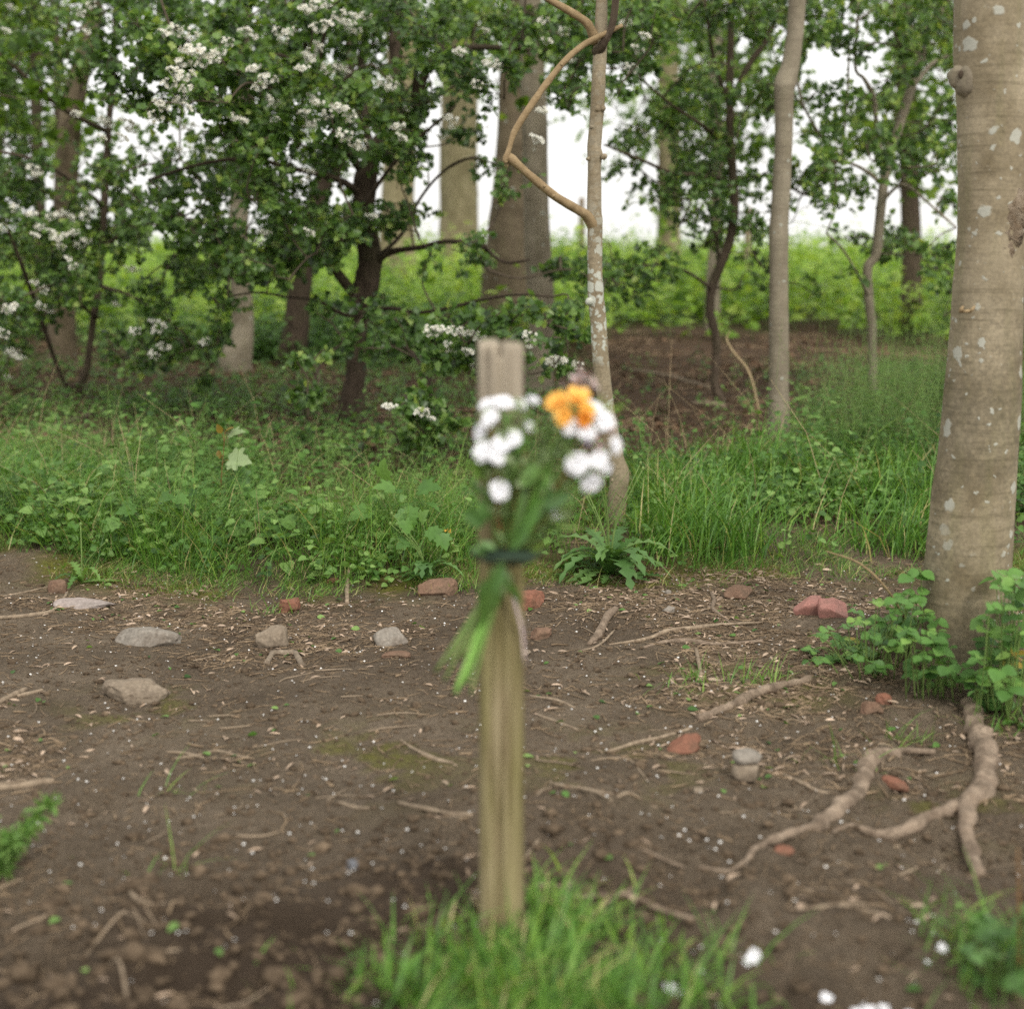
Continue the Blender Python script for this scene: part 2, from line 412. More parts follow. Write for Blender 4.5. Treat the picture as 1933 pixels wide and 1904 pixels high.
# a closed cloud deck over the sky: most of its blue is scattered away
hs = nt.nodes.new('ShaderNodeHueSaturation'); hs.inputs['Saturation'].default_value = .22; nt.links.new(sky.outputs[0], hs.inputs['Color'])
cl = nt.nodes.new('ShaderNodeMix'); cl.data_type = 'RGBA'; cl.inputs[0].default_value = .62
nt.links.new(hs.outputs[0], cl.inputs[6])
tc = nt.nodes.new('ShaderNodeTexCoord'); cn = nt.nodes.new('ShaderNodeTexNoise'); cn.inputs['Scale'].default_value = 2.2; cn.inputs['Detail'].default_value = 5
nt.links.new(tc.outputs['Generated'], cn.inputs['Vector'])
cr = nt.nodes.new('ShaderNodeValToRGB'); nt.links.new(cn.outputs['Fac'], cr.inputs[0])
cr.color_ramp.elements[0].position = .3; cr.color_ramp.elements[0].color = (8.8, 8.7, 8.4, 1)
cr.color_ramp.elements[1].position = .75; cr.color_ramp.elements[1].color = (11.4, 11.2, 10.8, 1)
nt.links.new(cr.outputs[0], cl.inputs[7])
bg = nt.nodes.new('ShaderNodeBackground'); bg.inputs['Strength'].default_value = .15; nt.links.new(cl.outputs[2], bg.inputs['Color'])
wo = nt.nodes.new('ShaderNodeOutputWorld'); nt.links.new(bg.outputs[0], wo.inputs['Surface'])
sl = bpy.data.lights.new('sun', 'SUN'); sl.energy = 1.5; sl.angle = R(12); sl.color = (1, .95, .87)
so = bpy.data.objects.new('sun', sl); COL.objects.link(so); so.location = (4, -6, 12)
sd = Vector((math.sin(SUN_AZ) * math.cos(SUN_EL), math.cos(SUN_AZ) * math.cos(SUN_EL), math.sin(SUN_EL)))
so.rotation_euler = sd.to_track_quat('Z', 'Y').to_euler()
vs = SC.view_settings; vs.view_transform = 'Standard'; vs.look = 'None'; vs.gamma = 1; vs.use_curve_mapping = False; vs.exposure = .28
SC.render.engine = 'CYCLES'
cy = SC.cycles; cy.max_bounces = 7; cy.diffuse_bounces = 4; cy.glossy_bounces = 2; cy.transmission_bounces = 5; cy.transparent_max_bounces = 4
cy.use_denoising = False; cy.caustics_reflective = False; cy.caustics_refractive = False
try: SC.render.use_persistent_data = False
except Exception: pass

# ================================================================== ground
def axis(fine0, fine1, step, lo, hi, grow=1.09):
    a = list(np.arange(fine0, fine1, step)); s = step
    while a[-1] < hi: s *= grow; a.append(a[-1] + s)
    b = [a[0]]; s = step
    while b[-1] > lo: s *= grow; b.append(b[-1] - s)
    return np.array(b[1:][::-1] + a)
xs = axis(-2.6, 2.6, .014, -260, 260, 1.12); ys = axis(2.0, 7.0, .0125, -120, 420, 1.06)
XX, YY = np.meshgrid(xs, ys)
ZZ = gz(XX, YY)
mb = MB(); nx, ny = len(xs), len(ys)
i = np.arange(ny - 1)[:, None] * nx; j = np.arange(nx - 1)[None, :]
mb.add(np.stack([XX, YY, ZZ], -1).reshape(-1, 3), None, np.stack([i + j, i + j + 1, i + nx + j + 1, i + nx + j], -1).reshape(-1, 4))
m, nt, out = mat('soil')
v = coords(nt); n1 = noise(nt, v, 3.5, 6, .6); n2 = noise(nt, v, 34, 8, .72); n3 = noise(nt, v, 150, 5, .75)
c = ramp(nt, [(.3, (.085, .064, .043)), (.52, (.170, .132, .092)), (.75, (.265, .212, .155))], math_(nt, 'ADD', math_(nt, 'MULTIPLY', n1, .55), math_(nt, 'MULTIPLY', n2, .45)))
c = mixc(nt, .75, c, ramp(nt, [(.34, (.36, .34, .32)), (.52, (1.0, 1.0, 1.0)), (.66, (1.75, 1.7, 1.65))], n3), 'MULTIPLY')
c = mixc(nt, attr(nt, 'damp'), c, (.055, .038, .026))
lc = ramp(nt, [(.3, (.035, .022, .013)), (.6, (.10, .062, .036)), (.8, (.17, .115, .07))], noise(nt, v, 30, 6, .7))
c = mixc(nt, attr(nt, 'wood'), c, lc)
mo = ramp(nt, [(.3, (.085, .08, .015)), (.7, (.19, .19, .035))], noise(nt, v, 60, 4))
c = mixc(nt, attr(nt, 'moss'), c, mo)
c = mixc(nt, attr(nt, 'field'), c, (.06, .11, .022))
princ(nt, out, c, .92, .12, bump(nt, math_(nt, 'ADD', n2, math_(nt, 'MULTIPLY', n3, .6)), 1.0, .02))
SOIL = m
go = solo('ground', mb, SOIL, (0, 0, 0), kind='structure')
xf, yf = XX.ravel(), YY.ravel(); e = edge_y(xf)
nn = fbm(xf * 2.2, yf * 2.2, o=4, s=77)
moss = .9 * np.exp(-((yf - e - .02) / .21) ** 2) * sstep(-.35, .35, nn + .1)
for X, Y, rr in ((255, 1340, .18), (1150, 1440, .22), (700, 1430, .25), (1800, 1520, .16), (1340, 1290, .2), (1500, 1310, .15)):
    p = G(X, Y); moss = np.maximum(moss, .75 * np.exp(-(((xf - p[0]) ** 2 + (yf - p[1]) ** 2) / rr ** 2)) * sstep(-.1, .5, fbm(xf * 9, yf * 9, o=3, s=5)))
damp = .85 * sstep(3.35, 2.5, yf - .18 * xf + .5 * nn * .6) * sstep(.6, -.3, xf + .3 * nn) + .35 * sstep(.1, .7, fbm(xf * 1.1, yf * 1.1, o=3, s=12))
wood = sstep(e + .15, e + .8, yf + .2 * nn)
Xf = CX + FPX * xf / np.maximum(yf, .1)
field = sstep(13, 19, yf + 2 * nn - 4 * sstep(1080, 1180, Xf) * sstep(1760, 1660, Xf))
for nm, a in (('moss', moss), ('damp', np.clip(damp, 0, .9)), ('wood', wood), ('field', field)):
    at = go.data.attributes.new(nm, 'FLOAT', 'POINT'); at.data.foreach_set('value', a.astype(np.float32))

# ================================================================== materials
M = {}
M['haw'] = leaf_mat('hawthorn_leaf', [(0, (.034, .072, .018)), (.45, (.10, .195, .046)), (.8, (.21, .345, .085)), (1, (.33, .43, .11))], .46, rough=.36, spec=.5)
M['haw_far'] = leaf_mat('tree_leaf', [(0, (.05, .10, .016)), (.5, (.135, .245, .034)), (1, (.30, .42, .07))], .52)
M['herb'] = leaf_mat('herb_leaf', [(0, (.035, .085, .018)), (.5, (.105, .225, .046)), (1, (.25, .39, .11))], .34, rough=.5)
M['grass'] = leaf_mat('grass_blade', [(0, (.05, .125, .02)), (.5, (.125, .28, .045)), (.88, (.29, .44, .08)), (1, (.50, .44, .2))], .32, rough=.42)
M['field'] = leaf_mat('field_leaf', [(0, (.07, .15, .016)), (.5, (.24, .41, .05)), (1, (.44, .58, .13))], .42, rough=.5)
M['bramble'] = leaf_mat('bramble_leaf', [(0, (.045, .115, .026)), (.6, (.125, .265, .06)), (.95, (.24, .39, .09)), (1, (.42, .30, .05))], .3, rough=.5)
M['dark_leaf'] = leaf_mat('dandelion_leaf', [(0, (.05, .115, .03)), (.6, (.10, .205, .055)), (1, (.19, .31, .10))], .28, rough=.42)
M['pale_leaf'] = leaf_mat('sycamore_leaf', [(0, (.14, .21, .06)), (.5, (.25, .335, .16)), (1, (.36, .44, .26))], .3, rough=.5)
M['red_leaf'] = leaf_mat('young_leaf', [(0, (.16, .10, .02)), (1, (.27, .19, .03))], .4)
M['stem'] = plain('green_stem', (.10, .17, .04), (.17, .24, .07), 20, .6)
M['redstem'] = plain('red_stem', (.16, .075, .03), (.24, .13, .05), 20, .6)
M['dead'] = plain('dead_stalk', (.30, .22, .12), (.46, .36, .21), 25, .8)
M['blossom'] = plain('hawthorn_petal', (.72, .71, .62), (.84, .83, .76), 20, .7, .2, .1, .001, trans=.25)
M['anther'] = plain('anther', (.30, .22, .09), (.42, .33, .14), 40, .8)
M['white'] = plain('white_petal', (.80, .80, .82), (.90, .90, .92), 20, .6, .2, .1, .001, trans=.25)
M['yellow'] = plain('yellow_petal', (.80, .42, .06), (.88, .56, .16), 25, .6, .2, .1, .001, trans=.2)
M['orange'] = plain('orange_petal', (.60, .20, .02), (.80, .36, .05), 25, .6, .2, .1, .001, trans=.2)
M['lilac'] = plain('dry_petal', (.45, .36, .38), (.66, .52, .46), 25, .8, .2, .2, .002)
M['lilac_dark'] = plain('purple_petal', (.20, .16, .22), (.34, .28, .34), 25, .8)
M['smooth'] = bark_smooth('smooth_bark', (.17, .135, .08), (.33, .275, .185), .62, 15, green=.35, lcol=(.50, .50, .44), th0=.30, grime=.75)
M['smooth2'] = bark_smooth('grey_bark', (.18, .15, .105), (.28, .24, .175), .15, 13, seed=3.1, green=.18)
M['lichen'] = bark_smooth('lichen_bark', (.22, .175, .11), (.31, .255, .17), 1.0, 22, th0=.52, seed=1.7, zlo=(0, .36, 1.12), green=.12, lcol=(.62, .64, .57))
M['shade_bark'] = bark_smooth('old_bark', (.10, .075, .045), (.18, .14, .09), .1, 9, seed=5, green=.2)
M['far_bark'] = bark_smooth('olive_bark', (.17, .14, .075), (.28, .235, .14), .12, 5, seed=7, green=.3)
M['dark_bark'] = bark_rough('hawthorn_bark', (.036, .026, .019), (.10, .074, .052))
M['brown_bark'] = bark_rough('brown_bark', (.06, .044, .032), (.14, .105, .075))
M['twig'] = plain('twig_bark', (.06, .045, .032), (.13, .10, .07), 30, .85)
M['branch'] = plain('branch_bark', (.21, .145, .075), (.34, .25, .14), 30, .8, stretch=(1, 1, 1), bmp=.6)
M['root'] = plain('root_bark', (.185, .135, .095), (.335, .26, .19), 22, .85, .2, .9, .008, dirt=0.7)
M['stick'] = plain('dry_stick', (.19, .14, .095), (.36, .285, .20), 30, .85, .2, .6, .004, dirt=0.5)
M['litter'] = plain('litter', (.10, .07, .043), (.32, .235, .15), 9, .9, .15, .3, .002)
M['leaf_dry'] = plain('dry_leaf', (.20, .14, .09), (.55, .42, .31), 7, .7, .3, .3, .002)
M['leaf_brown'] = plain('brown_leaf', (.075, .044, .025), (.20, .125, .075), 6, .85, .2, .3, .002)
M['petal'] = plain('fallen_petal', (.62, .60, .56), (.80, .78, .74), 6, .7, .2, .1, .001)
M['stone'] = plain('grey_stone', (.15, .13, .105), (.37, .335, .285), 11, .85, .25, .7, .006, dirt=0.7)
M['stone_tan'] = plain('tan_stone', (.15, .115, .08), (.36, .295, .22), 12, .88, .2, .7, .006, dirt=0.7)
M['stone_pale'] = plain('pale_stone', (.25, .20, .175), (.46, .405, .375), 10, .85, .2, .6, .005, dirt=0.55)
M['stone_dark'] = plain('slate', (.075, .08, .09), (.16, .165, .18), 14, .6, .4, .5, .004)
M['brick'] = plain('brick', (.15, .075, .05), (.36, .155, .10), 16, .95, .1, 1.0, .008, dirt=0.7)
M['brick_dirty'] = plain('dirty_brick', (.12, .072, .048), (.30, .19, .13), 14, .95, .1, 1.0, .008, dirt=0.7)
M['brick_pink'] = plain('pink_brick', (.34, .155, .125), (.45, .235, .195), 18, .85, .2, .4, .003, dirt=0.45)
M['moss'] = plain('moss', (.075, .085, .012), (.20, .20, .03), 60, .95, .1, .8, .006)
M['cut_stem'] = plain('cut_stem', (.13, .30, .05), (.24, .42, .10), 20, .5)
M['tie'] = plain('dark_tie', (.012, .025, .015), (.03, .055, .03), 20, .7)
# weathered post wood: grain along z, algae below, silvered top
m, nt, out = mat('weathered_wood')
g = noise(nt, coords(nt, (14, 14, .9)), 5, 7, .62, .5); pv = coords(nt)
c = ramp(nt, [(.30, (.05, .035, .018)), (.43, (.20, .155, .085)), (.72, (.36, .30, .18))], g)
sx = N_(nt, 'SeparateXYZ'); nt.links.new(pv, sx.inputs[0])
alg = math_(nt, 'MULTIPLY', ramp(nt, [(.0, (.35,) * 3), (.2, (.8,) * 3), (.72, (.75,) * 3), (.86, (.1,) * 3)], math_(nt, 'DIVIDE', sx.outputs[2], 1.14)), ramp(nt, [(.35, (0, 0, 0)), (.6, (1, 1, 1))], noise(nt, coords(nt, (5, 5, .8)), 4, 4)))
c = mixc(nt, math_(nt, 'MULTIPLY', alg, .8), c, ramp(nt, [(.3, (.12, .11, .03)), (.7, (.235, .215, .075))], g))
top = ramp(nt, [(.76, (0, 0, 0)), (.88, (1, 1, 1))], math_(nt, 'DIVIDE', sx.outputs[2], 1.14))
c = mixc(nt, math_(nt, 'MULTIPLY', top, .7), c, ramp(nt, [(.3, (.25, .21, .16)), (.7, (.50, .44, .36))], g))
princ(nt, out, c, .85, .2, bump(nt, g, .8, .006)); M['wood'] = m
# ================================================================== trees
def stem_line(y0, pts, dys=None, ext=None):
    """photo outline points (X, Y, width) at distance y0 -> world points and radii"""
    P, r = [], []
    for k, (X, Y, wd) in enumerate(pts):
        y = y0 + (dys[k] if dys else 0)
        P.append(PY(X, Y, y)); r.append(wd / 2 * pxs(y))
    if ext:                                   # carry on above the frame, top of pts is the first entry
        d = unit(P[0] - P[1]); d = unit(d * .6 + np.array([0, 0, .6]))
        P.insert(0, P[0] + d * ext); r.insert(0, r[0] * .72)
    return P, r
def footed(P, r, y0, flare=1.35):
    b = np.array(P[-1]); g = float(gz0(b[0], b[1]))
    P = list(P); r = list(r)
    if b[2] > g + .02: P.append(np.array([b[0], b[1], g])); r.append(r[-1] * 1.05)
    P.append(np.array([P[-1][0], P[-1][1], g - .12])); r.append(r[-1] * flare)
    return P, r
def base_of(P):
    b = P[-1]; return (b[0], b[1], float(gz0(b[0], b[1])))

def clumps(seed, poly, n, yr, rr, nleaf, avoid=(), flat=.72):
    rs = np.random.RandomState(seed); p = np.array(poly, float); out = []
    lo, hi = p.min(0), p.max(0); tries = 0
    while len(out) < n and tries < 6000:
        tries += 1
        X, Y = rs.uniform(lo[0], hi[0]), rs.uniform(lo[1], hi[1])
        if not in_poly(np.array([X]), np.array([Y]), poly)[0]: continue
        if any(((X - a) / c) ** 2 + ((Y - b) / d) ** 2 < 1 for a, b, c, d in avoid) and rs.rand() < .93: continue
        y = rs.uniform(*yr); r = rs.uniform(*rr) * 1.25 * pxs(y)
        out.append((*PY(X, Y, y), r, r * flat, int(nleaf * .80 * rs.uniform(.7, 1.3))))
    return out

def crown(parent, seed, cl, limbs, lmat, wmat, tpl, size, per=11, bright=0., up=1.0, name='crown', br=.011, avoid=()):
    """branches reach from the nearest limb to each clump, twigs fill the clump, leaves sit along the twigs"""
    rs = np.random.RandomState(seed); mb = MB()
    L = np.array(limbs, float); skel = L[:, :3].copy()
    cl = sorted(cl, key=lambda c: np.min(np.linalg.norm(L[:, :3] - np.array(c[:3]), axis=1)))
    BP, BR, TP, TR, LP, LD, LN, LS, LR = [], [], [], [], [], [], [], [], []
    for cx, cy_, cz, r, rz, nl in cl:
        c = np.array([cx, cy_, cz]); dv = skel - c
        dist = np.linalg.norm(dv, axis=1) + 1.2 * np.maximum(0, dv[:, 2]) 
        s = skel[np.argmin(dist)]; out = unit(c - s); e = c + out * r * .7 + np.array([0, 0, -.15 * r])
        ln = np.linalg.norm(e - s)
        m1 = s + (e - s) * .33 + rs.normal(size=3) * ln * .09 + np.array([0, 0, ln * .10]); m2 = s + (e - s) * .68 + rs.normal(size=3) * ln * .09 + np.array([0, 0, ln * .07])
        b = spline([s, m1, m2, e], 4)[:13]
        BP.append(b); BR.append(np.linspace(min(br, .004 + .006 * ln), .0022, 13))
        skel = np.vstack([skel, b[3:]])
        nt_ = max(3, nl // per); t = rs.uniform(.3, 1, nt_); k = (t * 12); k0 = np.minimum(k.astype(int), 11)
        st = b[k0] + (b[k0 + 1] - b[k0]) * (k - k0)[:, None]
        u = unit(rs.normal(size=(nt_, 3))) * (rs.rand(nt_, 1) ** .45); en = c + u * np.array([r, r, rz])
        sl = np.linalg.norm(en - st, axis=1, keepdims=True)
        mid = st * .5 + en * .5 + rs.normal(size=(nt_, 3)) * sl * .12 + np.array([0, 0, 1.]) * sl * .1
        tp = np.stack([st, mid, en], 1); TP.append(tp); TR.append(np.tile([.0022, .0016, .0008], (nt_, 1)))
        n = per
        tt = np.sort(rs.uniform(.22, 1.03, (nt_, n)), 1); q = tt[..., None]
        pos = (1 - q) ** 2 * st[:, None] + 2 * q * (1 - q) * mid[:, None] + q * q * en[:, None]
        td = unit(en - st)[:, None, :]
        d = unit(td * .7 + rs.normal(size=pos.shape) * .75 + np.array([0, -.15, -.1]))
        nrm = rs.normal(size=pos.shape) * .55 + np.array([0, -.75, .8]) * up
        LP.append(pos.reshape(-1, 3)); LD.append(d.reshape(-1, 3)); LN.append(nrm.reshape(-1, 3))
        LS.append(size * rs.uniform(.45, 1.35, nt_ * n)); base = rs.uniform(-.16, .2)
        LR.append(np.clip(rs.normal(.43 + base + bright, .26, nt_ * n), 0, 1))
    twigs(mb, np.array(BP), np.array(BR), 5, .4)
    twigs(mb, np.concatenate(TP), np.concatenate(TR), 3, .5)
    mb2 = MB(); 
    pos = np.concatenate(LP); dv = np.concatenate(LD)
    leaves(mb, tpl, pos, dv, np.concatenate(LN), np.concatenate(LS), np.concatenate(LR), mi=1)
    part(name, mb, [wmat, lmat], parent)
    return pos

def limbpts(*lines):
    return np.vstack([spline(np.column_stack([P, r]), 6) for P, r in lines])

# ---- blossom cluster shapes (shared by every cluster)
def blossom_mesh(seed, n):
    rs = np.random.RandomState(seed); mb = MB()
    for _ in range(n):
        u = unit(rs.normal(size=3) * np.array([1, 1, .6]) + np.array([0, -.35, .55])); c = u * np.array([.034, .03, .022]) * rs.uniform(.7, 1.15)
        nz = unit(u + rs.normal(size=3) * .35 + np.array([0, -.35, .25])); a = unit(np.cross(nz, rs.normal(size=3))); b = np.cross(nz, a)
        an = np.arange(5) * 2 * math.pi / 5; d = a[None] * np.cos(an)[:, None] + b[None] * np.sin(an)[:, None] + nz * .25
        leaves(mb, PETAL, np.tile(c, (5, 1)), d, np.tile(nz, (5, 1)), .0088, rs.uniform(.45, .8), 1.05)
        V, T = ICO[1]; mb.add(V * .0022 + c + nz * .0022, T, None, .5, 1)
        twigs(mb, np.array([[[0, 0, -.02], c * .6 + np.array([0, 0, -.006]), c]]), np.array([[.0008, .0007, .0006]]), 3)
    return mb.mesh('blossom_cluster', [M['blossom'], M['anther']])
BLO = [blossom_mesh(k, n) for k, n in enumerate((15, 12, 9, 17, 6))]
def blossoms(parent, pts, leafpos, seed, yr):
    rs = np.random.RandomState(seed); LX, LY, LDp = proj(leafpos); org = WO[parent.name]
    for (X, Y, s) in pts:
        near = np.where(np.hypot(LX - X, LY - Y) < 16)[0]
        y = leafpos[near, 1].min() - .06 if len(near) else rs.uniform(*yr)
        o = bpy.data.objects.new('blossom_cluster', BLO[rs.randint(4) if s > .6 else 4]); COL.objects.link(o); o.parent = parent
        o.location = PY(X, Y, y) - org; o.rotation_euler = (rs.uniform(-.3, .3), rs.uniform(-.4, .4), rs.uniform(-.7, .7)); o.scale = (s * 1.3,) * 3

# ---------------------------------------------------------------- the big tree on the right
g = G(1828, 1240); y0 = g[1]
P, r = stem_line(y0, [(1868, 0, 121), (1873, 200, 124), (1872, 420, 126), (1866, 540, 128), (1860, 650, 134), (1854, 760, 141), (1846, 860, 147), (1836, 960, 155), (1828, 1060, 160), (1821, 1150, 168), (1816, 1215, 180)], ext=1.6)
P.insert(0, P[0] + np.array([.1, .15, 2.2])); r.insert(0, r[0] * .7)
P, r = footed(P, r, y0, 1.3)
big = thing('big_tree', 'thick pale-barked tree with lichen spots and bare roots rising from brambles beside the path', 'tree', base_of(P))
mb = MB(); tube(mb, P, r, 40, 8, .035, 5, seed=3)
part('trunk', mb, M['smooth'], big)
mb = MB(); k0 = PY(1815, 146, y0 - .02)
V, T = ICO[3]
q = V * np.array([.034, .034, .036]); q[:, 0] -= .006 * (V[:, 0] < -.4); q *= (1 + .12 * fbm(V[:, 0] * 3, V[:, 1] * 3, V[:, 2] * 3, s=2))[:, None]
dm = np.exp(-((V[:, 1] + .75) ** 2 + (V[:, 2] - .05) ** 2 + (V[:, 0] + .35) ** 2) * 9); q = q + dm[:, None] * np.array([.008, .013, 0])
mb.add(q + k0, T); q2 = V * np.array([.05, .035, .055]) * (1 + .15 * fbm(V[:, 0] * 2, V[:, 1] * 2, V[:, 2] * 2, s=5))[:, None]
mb.add(q2 + PY(1838, 150, y0 - .035), T, None, .5)
mb.add(V * np.array([.007, .006, .012]) + k0 + np.array([-.012, -.032, .004]), T, None, .2, 1)
part('knot', mb, [M['smooth2'], M['dark_bark']], big, label='swollen pale stub of a lost limb on the trunk edge')
mb = MB()
for kx, ky, s, sd in ((1915, 400, 26, 1), (1908, 440, 22, 2), (1900, 470, 15, 3), (1893, 497, 9, 4)):
    V, T = ICO[3]; s *= pxs(y0); q = V * np.array([s, s * .45, s * 1.5]) * (1 + .3 * fbm(V[:, 0] * 4, V[:, 1] * 4, V[:, 2] * 4, o=4, s=sd))[:, None]
    c = PY(kx, ky, y0 - .088 + .006 * (kx > 1905)); mb.add(q + c, T, None, .4)
part('scar', mb, plain('scarred_bark', (.12, .08, .045), (.33, .27, .20), 40, .95, .1, 1, .01), big, label='rough brown wound in the bark')
mb = MB()
for a, b in (((1818, 578), (1812, 590)), ((1815, 589), (1834, 586)), ((1830, 590), (1840, 578))):
    tube(mb, [PY(*a, y0 - .112), (PY(*a, y0 - .118) + PY(*b, y0 - .118)) / 2, PY(*b, y0 - .112)], [.003, .0055, .003], 6, 4, .3, 60)
part('snag', mb, M['branch'], big)
def root(pts, up=.35, seed=0):
    Q = []; rr = []
    for X, Y, wd in pts:
        q = G(X, Y); rad = wd / 2 * pxs(q[1]); q[2] = float(gz(q[0], q[1])) + rad * up; Q.append(q); rr.append(rad)
    mb = MB(); tube(mb, Q, rr, 18, 12, .42, 30, seed=seed); return mb
ROOTS = [[(1828, 1330, 30), (1843, 1385, 42), (1862, 1430, 46), (1860, 1475, 44), (1832, 1515, 40), (1824, 1550, 34), (1836, 1600, 28), (1850, 1645, 20)],
         [(1835, 1508, 30), (1800, 1525, 30), (1760, 1545, 28), (1712, 1562, 28), (1660, 1570, 22), (1612, 1572, 17), (1570, 1577, 9)],
         [(1700, 1425, 17), (1665, 1424, 24), (1640, 1440, 33), (1622, 1480, 33), (1592, 1525, 32), (1545, 1565, 30), (1490, 1590, 20), (1425, 1618, 15), (1395, 1640, 13), (1378, 1662, 10)],
         [(1530, 1285, 14), (1480, 1296, 18), (1430, 1315, 21), (1375, 1338, 20), (1318, 1356, 15)],
         [(1425, 1618, 8), (1380, 1632, 8), (1330, 1638, 8), (1290, 1632, 6), (1200, 1612, 3)]]
for k, rp in enumerate(ROOTS): part('root', root(rp, seed=k * 3 + 1), M['root'], big)
lim = limbpts((np.array(P[:3]), np.array(r[:3])))
rs = np.random.RandomState(5)
cl = [(*(np.array(P[0]) + rs.normal(size=3) * np.array([1.1, 1.1, .5]) + np.array([0, 0, .6])), .5, .35, 70) for _ in range(16)]
crown(big, 5, cl, lim, M['haw_far'], M['twig'], MAPLE, .09)

# ---------------------------------------------------------------- slim lichen tree with the bent broken branch
g = G(1164, 985); yl = g[1]
P, r = stem_line(yl, [(1136, 0, 21), (1133, 90, 25), (1130, 150, 25), (1128, 200, 26), (1122, 273, 26), (1123, 292, 28), (1122, 315, 25), (1122, 395, 27), (1123, 415, 29), (1123, 440, 28), (1123, 500, 28), (1125, 560, 30), (1127, 581, 31), (1130, 620, 30), (1135, 690, 31), (1143, 758, 31), (1152, 820, 32), (1163, 870, 33), (1169, 900, 38), (1166, 930, 36), (1164, 980, 36)], ext=.9)
P, r = footed(P, r, yl, 1.15)
lt = thing('lichen_tree', 'slim young tree spotted with white lichen, a broken branch bent beside it', 'tree', base_of(P))
mb = MB(); tube(mb, P, r, 24, 6, .05, 14, seed=8)
for X, Y, s in ((1128, 206, 7), (1138, 205, 6), (1110, 300, 4), (1140, 296, 6), (1113, 569, 8), (1160, 876, 7), (1173, 893, 8), (1157, 907, 5), (1117, 240, 4)):
    V, T = ICO[2]; ss = s * pxs(yl); mb.add(V * ss * (1 + .2 * fbm(V[:, 0] * 3, V[:, 1] * 3, V[:, 2] * 3, s=int(X)))[:, None] + PY(X, Y, yl - .022), T)
part('trunk', mb, M['lichen'], lt)
mb = MB()
tube(mb, [PY(1122, 428, yl), PY(1108, 408, yl - .03), PY(1085, 393, yl - .06), PY(1050, 372, yl - .1), PY(1010, 340, yl - .14), PY(985, 318, yl - .16), PY(965, 300, yl - .17), PY(957, 294, yl - .17)], np.array([14, 10, 8.5, 8, 7.5, 7.2, 8.5, 6]) * pxs(yl), 14, 5, .1, 30, seed=4)
tube(mb, [PY(955, 308, yl - .18), PY(954, 300, yl - .18), PY(960, 285, yl - .18), PY(970, 252, yl - .17), PY(985, 226, yl - .165), PY(1006, 194, yl - .16), PY(1030, 160, yl - .14), PY(1064, 118, yl - .11), PY(1100, 86, yl - .07), PY(1140, 65, yl - .06), PY(1175, 48, yl - .05)], np.array([4, 5.5, 5, 5.5, 6, 6, 6, 5.5, 5.5, 5, 3.5]) * pxs(yl), 12, 5, .1, 30, seed=6)
for k in range(7): tube(mb, [PY(957 + k, 300, yl - .175), PY(951 + k * 2, 322 - abs(k - 3) * 2, yl - .18 + .004 * k)], [.0025, .0006], 4, 2)
for X, Y in ((975, 313), (1028, 352), (1045, 370), (1000, 204), (1060, 122)): 
    V, T = ICO[1]; mb.add(V * .008 + PY(X, Y, yl - .16), T)
part('broken_branch', mb, M['branch'], lt, label='brown branch snapped and bent back on itself')
mb = MB(); tube(mb, [PY(1126, 76, yl), PY(1118, 62, yl - .02), PY(1106, 42, yl - .04), PY(1075, 22, yl - .06), PY(1040, 2, yl - .08), PY(1000, -22, yl - .1), PY(930, -60, yl - .1)], np.array([13, 9, 8, 7, 6, 5.5, 4]) * pxs(yl), 12, 5, .1, 30, seed=2)
part('branch', mb, M['branch'], lt)
mb = MB(); tube(mb, [PY(1128, 100, yl), PY(1138, 84, yl - .04), PY(1150, 62, yl - .06), PY(1158, 35, yl - .07), PY(1162, 5, yl - .08), PY(1170, -60, yl - .1)], np.array([11, 8, 6.5, 6.5, 6.5, 6]) * pxs(yl), 12, 5, .08, 30, seed=12)
part('branch', mb, M['brown_bark'], lt)
lim = limbpts((np.array(P[:2]), np.array(r[:2])))
cl = [(*(np.array(P[0]) + rs.normal(size=3) * np.array([.6, .6, .3]) + np.array([0, .2, .35])), .35, .25, 60) for _ in range(8)]
crown(lt, 15, cl, lim, M['haw_far'], M['twig'], MAPLE, .07)

# ---------------------------------------------------------------- bare pole tree, right of centre
g = G(1471, 828); yp = g[1]
P, r = stem_line(yp, [(1505, 0, 31), (1498, 80, 31), (1492, 125, 33), (1482, 160, 40), (1480, 185, 35), (1479, 273, 33), (1473, 390, 34), (1470, 440, 36), (1470, 518, 35), (1470, 640, 37), (1470, 740, 39), (1471, 815, 44)], ext=1.4)
P, r = footed(P, r, yp, 1.2)
pt = thing('pole_tree', 'straight bare grey-brown trunk standing alone in the long grass near the thick tree', 'tree', base_of(P))
mb = MB(); tube(mb, P, r, 26, 7, .04, 8, seed=18); part('trunk', mb, M['smooth2'], pt)
lim = limbpts((np.array(P[:2]), np.array(r[:2])))
cl = [(*(np.array(P[0]) + rs.normal(size=3) * np.array([1, 1, .4]) + np.array([0, 0, .4])), .45, .3, 70) for _ in range(12)]
crown(pt, 16, cl, lim, M['haw_far'], M['twig'], MAPLE, .085)

